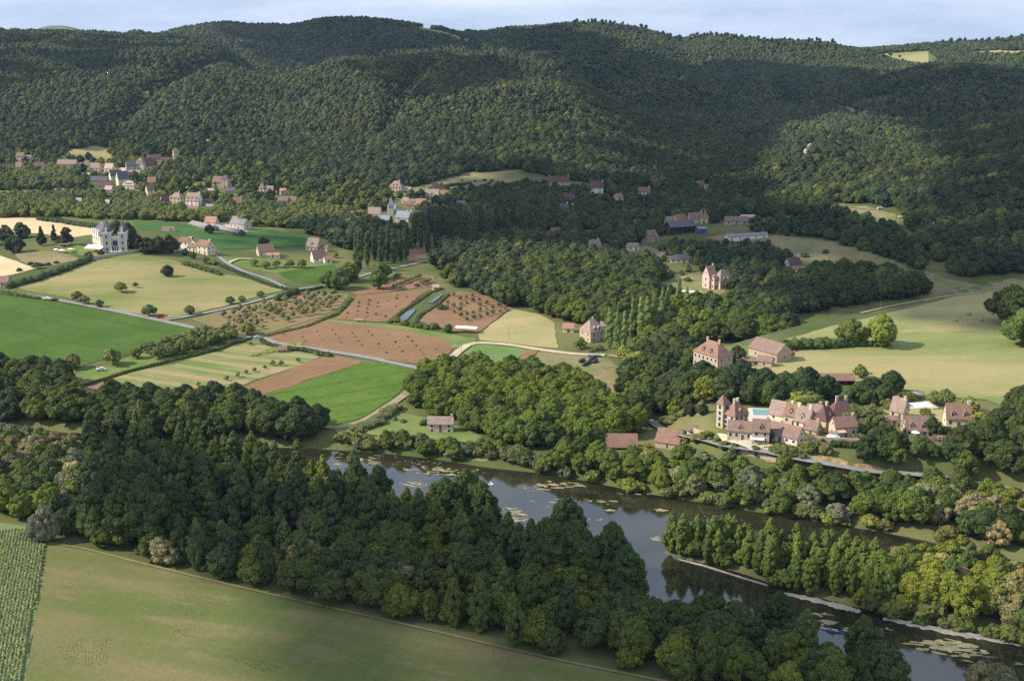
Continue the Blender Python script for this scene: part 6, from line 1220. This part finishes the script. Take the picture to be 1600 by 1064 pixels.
# single trees  kind, px, py (foot), scale, colour, label
ONE = [
 ('walnut',190,457,.85,None,'round walnut tree in the middle of the dry meadow, larger of two'), ('sapling',211,450,1.0,None,'tiny tree right of the round walnut in the dry meadow'),
 ('darktree',262,432,.55,None,'dark bushy tree alone high in the dry meadow'), ('walnut',119,470,.72,None,'pale walnut, first from the left along the meadow road'), ('walnut',133,476,.72,None,'darker walnut, second from the left along the meadow road'),
 ('walnut',156,480,.6,(.9,.85,.9),'thin greyish walnut, third from the left along the meadow road'), ('walnut',232,494,.95,None,'broad walnut beside the red roadside board'), ('walnut',296,492,.75,None,'round walnut at the road fork, right of the red board'),
 ('walnut',361,475,.62,None,'small walnut on the meadow edge, left of a pair by the lane'), ('walnut',379,472,.5,None,'small walnut on the meadow edge, right of a pair by the lane'), ('walnut',408,464,.5,(1.1,1,.9),'sparse little tree where the lane reaches the dark hedge'),
 ('walnut',386,522,.95,None,'full round walnut at the near corner of the orchard'),
 ('walnut',320,530,.95,(1.1,1.1,.9),'walnut in the roadside row, the top one beside the bend'), ('walnut',338,533,.9,None,'walnut in the roadside row, second from the bend'), ('walnut',354,528,.95,(.9,.95,.9),'dark walnut in the roadside row close to the road'),
 ('walnut',300,545,.9,None,'walnut in the roadside row, third from the bend'), ('walnut',286,552,.95,(1.1,1.1,.9),'walnut in the roadside row, fourth from the bend'), ('walnut',268,556,.9,None,'walnut in the roadside row, fifth from the bend'), ('walnut',252,556,.85,None,'walnut at the lower end of the roadside row'),
 ('walnut',177,570,1.1,None,'wide walnut between the green field and the parked white car'), ('walnut',113,577,.95,None,'walnut beside the large green field with a round shadow'), ('walnut',214,560,.7,None,'small walnut at the edge of the large green field'),
 ('walnut',232,552,.8,None,'walnut at the field edge left of the dense roadside row'),
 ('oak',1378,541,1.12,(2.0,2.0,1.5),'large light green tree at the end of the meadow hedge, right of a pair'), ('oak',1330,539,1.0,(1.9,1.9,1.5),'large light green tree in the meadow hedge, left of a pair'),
 ('darktree',1150,566,.62,(1.3,1.2,1),'dark round tree between the stone farmhouse and the barn'), ('oak',1070,572,.7,(1.6,1.6,.9),'bright rounded tree left of the big stone farmhouse'),
 ('oak',1580,505,1.5,(.8,.9,.8),'large dark tree cut by the right edge of the photo'), ('oak',1602,540,1.5,(1.3,1.4,1.3),'large pale green tree cut by the right edge, in front of a dark one'), ('oak',1610,508,1.3,(.8,.9,.8),'dark tree mostly beyond the right edge of the meadow'),
 ('oak',1394,614,.72,(.75,.85,.8),'dark round tree beside the white sunshade roof'), ('oak',1588,650,.95,(.65,.72,.8),'dark tree at the right edge of the big meadow'), ('oak',1606,655,.95,(.65,.72,.8),'dark tree just past the right edge of the big meadow'),
 ('walnut',1345,592,.7,(1.4,1.4,1),'small bright tree at the end of the long red shed'), ('darktree',1345,585,.35,None,'small dark tree behind the end of the long red shed'),
 ('walnut',1459,632,.7,None,'small tree above the dry garden, left of three'), ('walnut',1478,634,.95,None,'pale tree above the dry garden, middle of three'), ('walnut',1510,646,.95,None,'pale tree above the dry garden, right of three'),
 ('oak',1458,679,.5,(.6,.7,.75),'dark tree in front of the two-dormer house'), ('conifer',1412,706,.6,(1.5,1.6,1.6),'tall grey-green tree on the bank in front of the twin-dormer roof'),
 ('darktree',1198,688,.35,(1.2,1.3,1.3),'dark bushy tree covering the end of the terrace house'), ('darktree',1286,692,.22,(1.4,1.5,1.4),'small clipped round tree on the village terrace'),
 ('walnut',1324,668,.75,(1.1,1.2,1),'green tree behind the house with the pink awning'), ('darktree',1080,650,.42,None,'round dark tree on the lawn of the tower house, left one'), ('darktree',1097,648,.38,(1.2,1.2,1.1),'round dark tree on the lawn of the tower house, right one'),
 ('oak',1000,650,.9,(.8,.9,.85),'dark tree where the village road disappears'), ('conifer',1040,608,1.1,(1.1,1.2,1.2),'dark pointed conifer on the slope left of the stone farmhouse'),
 ('oak',1210,632,.8,(.75,.85,.85),'tall greyish tree behind the swimming pool'), ('oak',1235,630,.8,(.75,.85,.85),'dark tree behind the pink roof of the village'), ('oak',1262,628,.8,(.7,.8,.8),'dark tree behind the ochre house of the village'), ('oak',1290,626,.8,(.7,.8,.8),'dark tree behind the largest roof of the village'),
 ('bush',1250,640,2.2,(1.5,1.6,.9),'long light green clump behind the village roofs'), ('bush',1266,640,2.2,(1.5,1.6,.9),'bright clump behind the chimneys of the village'),
 ('conifer',85,378,.75,None,'pointed conifer among the dark trees left of the château'), ('conifer',66,384,.85,None,'tall narrow conifer farthest left of the château group'), ('pine',103,384,.95,(1.2,1.2,1),'broad cedar beside the château'), ('darktree',100,384,.8,None,'broad dark cedar just left of the white château awning'),
 ('darktree',24,395,.9,(1.5,1.5,1.1),'rounded tree in the clump left of the château, nearest'), ('darktree',36,372,.9,(1.5,1.5,1.1),'rounded tree in the clump left of the château, farther one'), ('darktree',6,376,.9,(1.5,1.5,1.1),'rounded tree at the left edge of the photo above the pale field'), ('darktree',-14,384,1.0,(1.5,1.5,1.1),'tree beyond the left edge above the pale field'),
 ('walnut',59,420,.6,(.8,.8,.8),'small dark tree in the rough garden below the château'), ('walnut',138,403,.6,(.45,.5,.6),'small round tree in front of the château, left one'), ('walnut',158,400,.55,(.42,.48,.55),'small round tree in front of the château, right one'),
 ('darktree',216,392,.85,None,'dark tree directly right of the château'), ('darktree',232,396,.9,None,'dark tree in the row right of the château, second'), ('darktree',250,396,.95,None,'dark tree in the row right of the château, third'), ('darktree',268,394,.9,None,'dark tree at the right end of the row beside the château'), ('darktree',202,374,.95,None,'dark tree behind the right tower of the château'), ('darktree',184,366,.8,None,'dark tree behind the château roofs'),
 ('darktree',290,399,.35,(1.2,1.3,1.2),'small bushy tree by the pale courtyard wall'), ('darktree',302,404,.3,(1.5,1.5,1.3),'small tree in front of the courtyard house'), ('walnut',322,412,.6,(.9,1,.9),'tree in front of the white gabled courtyard house'), ('walnut',334,414,.5,(1.3,1.3,1),'bright little tree at the hedge of the courtyard house'),
 ('darktree',328,365,.5,None,'dark tree in front of the long grey sheds'), ('darktree',411,386,.55,None,'dark tree behind the yellow-gabled house'),
 ('walnut',396,416,.7,(1.2,1.2,1),'garden tree below the yellow-gabled house, first from the left'), ('walnut',414,420,.7,(1.2,1.2,1),'garden tree below the yellow-gabled house, second from the left'), ('walnut',432,418,.7,(1.1,1.2,1),'garden tree below the yellow-gabled house, third from the left'), ('walnut',452,418,.7,(1.1,1.2,1),'garden tree left of the white gabled house, fourth from the left'), ('walnut',472,418,.8,(1.1,1.2,1),'garden tree directly left of the white gabled house'),
 ('walnut',524,403,.5,None,'little tree right of the brown-roofed house'),
 ('oak',530,452,.95,(1.2,1.3,1.0),'large leafy clump at the edge of the orchard, front'), ('oak',545,440,1.0,(1.5,1.5,.9),'large leafy clump at the edge of the orchard, bright rear one'), ('oak',516,450,.8,(1.2,1.3,1.0),'leafy tree at the left of the orchard clump'), ('broad',592,452,1.0,(1.0,1.3,1.4),'large grey-green tree between the two parts of the orchard'), ('broad',598,436,.95,(.8,1.0,1.1),'grey-green tree behind the larger one by the orchard'),
 ('darktree',685,420,1.0,(1.2,1.3,1.3),'dark spreading tree at the lane behind the orchard'), ('oak',705,440,.95,(1.0,1.0,.8),'olive coloured tree above the little white hut'), ('darktree',700,424,.95,(1.2,1.3,1.3),'dark tree beside the lane behind the orchard'),
 ('broad',700,520,.42,(.9,1.1,1.1),'grey-green tree at the end of the white shelter'), ('bush',690,484,1.0,(.7,.8,.8),'dark bush hanging over the pond'),
 ('cypress',338,302,.8,None,'slim black cypress beside the grey manor'), ('cypress',429,305,1.05,None,'slim tall cypress by the pool house, left of a pair'), ('cypress',435,306,.95,None,'slim tall cypress by the pool house, right of a pair'), ('cypress',340,315,.8,None,'dark cypress below the grey manor'), ('cypress',1062,407,.95,None,'slim cypress in front of the pale bungalow'),
 ('conifer',204,322,.75,None,'dark pointed conifer in the walnut groves below the church-like house'), ('conifer',45,338,.7,None,'dark conifer above the left wheat field'), ('conifer',141,322,.45,None,'small dark conifer in a garden of the left village'),
 ('walnut',1000,506,.1,None,'tiny shrub') ,
 ('broad',940,330,.7,(2.0,2.0,1.1),'bright rounded tree, sun put into its crown colour, between shaded houses, left of two'), ('broad',978,340,.9,(1.7,1.9,1.2),'bright tree, sun put into its crown colour, between shaded houses, right of two'), ('broad',865,340,.45,(1.9,2,1.2),'small pale tree amid the dark valley trees'),  # sunlight put into the crown tint of the two bright trees
 ('darktree',78,238+20,.65,None,'large round dark tree in the sloping village meadow'), ('darktree',186,258,.85,None,'very large dark tree at the right end of the village meadow'), ('darktree',139,250,.75,None,'dark tree standing in the middle of the village meadow'),
 ('walnut',975,562,.9,(1.8,1.7,1),'yellow-green tree at the edge of the dry field, leftmost'), ('walnut',992,575,1.1,(1.4,1.4,1),'green tree at the edge of the dry field beside the yellow-green one'), ('walnut',905,545,.75,(.9,1,1),'garden tree in front of the steep-roofed house'), ('bush',935,548,.9,None,'bush on the lawn right of the steep-roofed house'), ('bush',924,550,.5,(1.2,1.2,1),'small palm-like bush on the lawn of the steep-roofed house'),
 ('darktree',1030,556,.95,(1.4,1.4,1.2),'broad dark tree left of the farmhouse lawn'), ('darktree',1010,550,.85,(1.4,1.4,1.2),'dark tree right of the tall poplar row'),
 ('sapling',565,682,1.3,None,'young tree with a round shadow on the riverside lawn'), ('bush',630,660,.5,None,'clipped shrub on the lawn, right of two'), ('bush',617,657,.45,None,'clipped shrub on the lawn, left of two'), ('sapling',613,682,.7,None,'little tree at the bottom of the riverside lawn'), ('bush',733,694,.5,None,'shrub beside the drive of the small stone house'),
 ('broad',690,706,.45,(1.7,1.7,1),'bright small tree in front of the small stone house'), ('bush',665,664,.8,(.9,1,.9),'shrub at the left corner of the small stone house'), ('walnut',752,700,.6,(1.2,1.2,.9),'tree right of the small stone house at the grove edge'),
 ('broad',630,694,.5,(1.2,1.25,.9),'rounded tree between the lawn and the river'), ('willow',560,700,.45,(.9,1,.9),'grey bush at the left end of the lawn bank'), ('broad',852,735,.55,(1.4,1.4,.9),'rounded bright tree standing alone on the far bank'), ('broad',712,718,.5,(1.6,1.6,.9),'bright tree bulging over the water below the small stone house'),
]
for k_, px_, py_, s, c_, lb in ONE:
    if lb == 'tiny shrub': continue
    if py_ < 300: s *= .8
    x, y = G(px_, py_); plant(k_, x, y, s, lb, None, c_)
for px_, py_, s in ((310,536,1.0),(330,540,.9),(346,536,1.0),(316,548,.9),(296,538,1.0),(282,543,.9),(262,548,1.0),(246,560,.8),(362,530,.8),(272,540,.8)):
    x, y = G(px_, py_); plant('walnut', x, y, s, 'walnut crowding the dense roadside row above the kitchen gardens', 'walnuts of the dense roadside row', None)
# columnar poplars
POP = [(952,545,.8),(964,548,.78),(975,545,.74),(988,532,.86),(1000,536,.9),(1010,532,.88),(1021,530,.9),(1034,510,.8),(1042,508,.84),(1060,494,.82),(1072,500,.7)]
for px_, py_, s in POP:
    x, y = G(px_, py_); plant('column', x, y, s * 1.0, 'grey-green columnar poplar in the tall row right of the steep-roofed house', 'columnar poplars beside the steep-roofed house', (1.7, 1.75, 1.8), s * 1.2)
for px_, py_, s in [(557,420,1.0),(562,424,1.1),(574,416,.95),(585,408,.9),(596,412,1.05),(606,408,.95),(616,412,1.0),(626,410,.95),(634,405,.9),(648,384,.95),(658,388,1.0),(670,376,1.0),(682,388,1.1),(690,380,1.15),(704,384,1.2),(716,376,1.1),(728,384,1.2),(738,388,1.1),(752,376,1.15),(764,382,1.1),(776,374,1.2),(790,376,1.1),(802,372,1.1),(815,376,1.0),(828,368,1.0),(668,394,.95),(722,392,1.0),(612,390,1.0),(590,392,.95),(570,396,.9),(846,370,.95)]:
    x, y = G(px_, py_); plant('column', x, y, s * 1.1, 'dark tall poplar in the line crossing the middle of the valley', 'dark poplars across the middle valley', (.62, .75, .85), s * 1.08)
# orchards
def orchard(P, ang, dx, dy, kind, s0, s1, label, group, drop=.1, col=None):
    W = [G(*p) for p in P]; c = Vector((sum(p[0] for p in W) / len(W), sum(p[1] for p in W) / len(W))); ca, sa = math.cos(ang), math.sin(ang)
    for i in range(-14, 15):
        for j in range(-14, 15):
            x = c.x + i * dx * ca - j * dy * sa + rnd.uniform(-.25, .25); y = c.y + i * dx * sa + j * dy * ca + rnd.uniform(-.25, .25)
            if rnd.random() < drop or not inpoly([x], [y], W)[0]: continue
            plant(kind, x, y, rnd.uniform(s0, s1), label, group, col)
orchard([(330,500),(420,474),(500,460),(540,462),(525,482),(440,508),(400,520),(345,512)], .62, 6.2, 7.2, 'sapling', .75, 1.35, 'young walnut tree in a row of the bare-soil orchard above the road', 'young walnuts of the roadside orchard')
orchard([(604,432),(672,434),(672,446),(640,449),(590,452)], 1.15, 3.2, 12, 'sapling', .8, 1.1, 'young tree in the leafy orchard rows by the little white hut', 'orchard rows by the white hut', .02, (.9, 1.05, .9))
orchard([(690,482),(712,462),(745,462),(795,485),(775,498),(720,506)], .9, 5.5, 9.5, 'sapling', .65, 1.0, 'small fruit tree in the red orchard right of the pond', 'fruit trees right of the pond', .1)
orchard([(420,526),(480,512),(560,516),(640,528),(690,545),(664,566),(560,548),(480,538)], .3, 8.5, 9, 'sapling', .24, .4, 'tiny newly planted sapling in the red ploughed field by the road', 'newly planted saplings in the red field', .3, (.6, .7, .6))
orchard([(535,500),(560,468),(660,458),(600,498)], .85, 7.5, 7.5, 'sapling', .3, .5, 'tiny sapling in the striped red plot left of the pond', 'saplings in the striped red plot', .35, (.6, .7, .6))
for px_, py_ in ((310,604),(327,607),(355,595),(372,590),(385,585),(398,582),(414,577),(426,572),(440,572),(466,567),(494,556),(360,540),(392,540)):
    x, y = G(px_, py_); plant('sapling', x, y, rnd.uniform(.6, .9), 'slender young tree along the lower edge of the kitchen gardens', 'young trees of the kitchen gardens', None)
for px_, py_ in ((652,448),(690,288),(722,283),(742,284),(757,283),(765,288),(700,292),(726,290),(678,296),(768,284)):
    x, y = G(px_, py_); plant('bush', x, y, rnd.uniform(.5, .9), 'low shrub dotted over the sloping hill meadow in the centre', 'shrubs of the central hill meadow', (.7, .8, .8))
for px_, py_ in ((1258,402),(1290,396),(1350,392),(1265,435),(1385,420),(1200,380),(1075,440),(1020,402),(990,405)):
    x, y = G(px_, py_); plant('bush', x, y, rnd.uniform(.7, 1.3), 'shrub on the rough pasture around the white gabled house', 'shrubs of the rough pasture', (.75, .85, .85))
for px_, py_ in ((75,415),(66,416),(48,414),(52,418),(88,412),(30,424)):
    x, y = G(px_, py_); plant('bush', x, y, rnd.uniform(.4, .8), 'small shrub in the rough garden below the château', 'shrubs below the château', None)
for px_, py_ in ((620,503),(632,508),(645,511),(655,512),(668,514),(678,514)):
    x, y = G(px_, py_); plant('bush', x, y, rnd.uniform(.7, 1.1), 'shrub in the green line at the foot of the pond', 'shrubs at the foot of the pond', (1.1, 1.1, .8))
for px_, py_, s in ((885,28+8,1.2),(892,40,1.2),(948,44,1.0),(970,47,1.3),(1010,52,1.2),(1360,62,1.6),(1372,64,1.2),(1396,63,1.5),(1332,68,1.2),(1385,65,1.1),(550,26,1.0),(1410,66,1.1)):
    s_ = row_slope(py_); Y = 3050; x = (px_ - 800) / F * (Y * CT); plant('pine', x, Y, s, 'pine standing clear of the others on the far skyline', 'pines on the far skyline', (1.2, 1.1, 1.1))

# maize rows
P = [(-60,818),(0,819),(36,824),(40,838),(69,851),(57,930),(28,1100),(-80,1100)]
W = [G(*p) for p in P]; d = (Vector(W[5]) - Vector(W[4])).normalized(); e = Vector((-d.y, d.x)); xs = []; ys2 = []
o0 = Vector(W[4])
for i in range(-45, 46):
    for j in range(-30, 330):
        q = o0 + e * (i * .95) + d * (j * .46); xs.append(q.x + rnd.uniform(-.08, .08)); ys2.append(q.y + rnd.uniform(-.1, .1))
xs = np.array(xs); ys2 = np.array(ys2); m = inpoly(xs, ys2, W)
scatter('maize_plants', (xs[m], ys2[m]), [p[0] for p in PROTO['maize']], 'rows of pale green maize plants at the lower left', 'maize', (1.0, 1.5), 0)

# weedy strips left standing in the mown field
sx, sy = [], []
def weedy(P, n, vert=False):
    W = [Vector(G(*p)) for p in P]     # four corners: a b along, c d back
    a, b, c, d = W
    for i in range(n):
        t = (i + .5) / n; p = a.lerp(d, t); q = b.lerp(c, t); k = int((q - p).length / .32)
        for j in range(k):
            if vnoise(np.array([j * .09 + i]), np.array([i * 3.7]))[0] < -.55: continue
            r = p.lerp(q, j / k); sx.append(r.x + rnd.gauss(0, .16)); sy.append(r.y + rnd.gauss(0, .16))
weedy([(278,925),(362,938),(304,970),(263,954)], 13); weedy([(270,978),(312,988),(300,997),(272,992)], 5); weedy([(88,1000),(102,1042),(166,1040),(178,998)], 13); weedy([(356,1020),(440,1040),(432,1054),(366,1038)], 6)
scatter('field_weeds', (np.array(sx), np.array(sy)), [lowpoly('weed_plant', ('broad', .5, 0, .34, 5, .2, 1, 22, .13), FO['walnut'], 800 + i) for i in range(3)], 'rows of dark weeds left standing in the mown field', 'weeds', (.35, .7), .05)
# ------------------------------------------------------------------ clouds (far above the view) whose shadows lie over the valley, and the air
cmt, t, b = nt('cloud_white'); b.inputs['Base Color'].default_value = (.9, .9, .92, 1); b.inputs['Roughness'].default_value = 1; b.inputs['Specular IOR Level'].default_value = 0
def cloud(P, alt, sp, rr, seed, label, fill=1.0):
    q = np.random.default_rng(seed); P3 = [GP(*p) for p in P]; W = [(p + L * ((alt - p.z) / L.z)) for p in P3]; W = [(p.x, p.y) for p in W]
    xs = [p[0] for p in W]; yy = [p[1] for p in W]; X, Y = np.meshgrid(np.arange(min(xs), max(xs), sp), np.arange(min(yy), max(yy), sp)); X = (X + q.uniform(-.4, .4, X.shape) * sp).ravel(); Y = (Y + q.uniform(-.4, .4, Y.shape) * sp).ravel()
    ins = inpoly(X, Y, W); d = polydist(X, Y, W); gap = vnoise(X / 90 + seed * 9, Y / 90) * 30
    keep = ((ins & (d > 6 + gap)) | (~ins & (d < gap - 22))) & (q.random(X.shape) < fill); X, Y, d = X[keep], Y[keep], d[keep]
    iv, jf = ICO[2]; Vs = []; Fs = []; n = 0
    for x, y, dd in zip(X, Y, d):
        r = rr * q.uniform(.6, 1.1) * min(1, .45 + dd / 120); k = 1 + .08 * q.normal(size=(len(iv), 1)); h_ = .55 + min(1, dd / 150) * .4
        Vs.append(iv * k * r * np.array([1, 1, h_]) + np.array([x, y, alt + r * h_ * .5 + min(60, dd * .3) * q.random()])); Fs.append(jf + n); n += len(iv)
    o = link('cloud', mesh_np('cloud', np.concatenate(Vs), np.concatenate(Fs), cmt, None, True)); return tag(o, label, 'cloud', kind='stuff')
cloud([(340,52),(420,36),(520,30),(640,40),(870,44),(1000,84),(1180,98),(1330,112),(1480,112),(1620,104),(1800,110),(1800,430),(1620,432),(1500,430),(1450,330),(1430,262),(1400,205),(1300,185),(1210,215),(1190,290),(1150,330),(1020,305),(950,262),(920,215),(905,160),(860,112),(790,86),(700,76),(560,94),(430,108),(400,90)], 1100, 42, 42, 1, 'broad white cloud shading the far hills')
cloud([(700,262),(830,258),(1000,290),(1180,302),(1230,330),(1440,352),(1620,420),(1620,515),(1480,508),(1300,514),(1215,500),(1140,430),(1020,415),(960,398),(760,396),(650,402),(560,405),(545,370),(640,345),(680,320)], 1050, 36, 36, 2, 'white cloud shading the middle of the valley')
cloud([(120,790),(160,735),(200,712),(330,730),(480,790),(600,800),(760,800),(870,860),(1010,880),(1150,905),(1320,945),(1450,985),(1620,1010),(1800,1030),(1500,1400),(900,1500),(420,1150),(300,985),(270,930),(330,905),(180,870)], 950, 22, 24, 3, 'white cloud shading the near wood')
cloud([(-200,60),(-50,52),(160,62),(330,70),(400,118),(300,150),(180,118),(60,130),(-60,160),(-200,160)], 1000, 46, 34, 4, 'thin broken cloud over the left hill', .38)
cloud([(560,100),(700,84),(800,96),(840,130),(760,150),(680,168),(600,150),(540,128)], 1080, 34, 30, 7, 'ragged cloud over the middle hill', .8)
cloud([(310,356),(500,356),(500,388),(420,392),(320,388)], 1000, 18, 18, 6, 'small cloud over the green fields', .9)
hz = MB().box(-6200, -700, -64, 6200, 9300, 205); hm = bpy.data.materials.new('air_haze'); hm.use_nodes = True; ht = hm.node_tree; ht.nodes.remove(ht.nodes['Principled BSDF'])
pv = ht.nodes.new('ShaderNodeVolumePrincipled'); pv.inputs['Color'].default_value = (.52, .72, 1, 1); pv.inputs['Density'].default_value = 2.8e-5; pv.inputs['Anisotropy'].default_value = .2
ht.links.new(pv.outputs[0], ht.nodes['Material Output'].inputs['Volume'])
tag(hz.build('haze', hm), 'faint blue haze over the far hills', 'haze', kind='stuff')
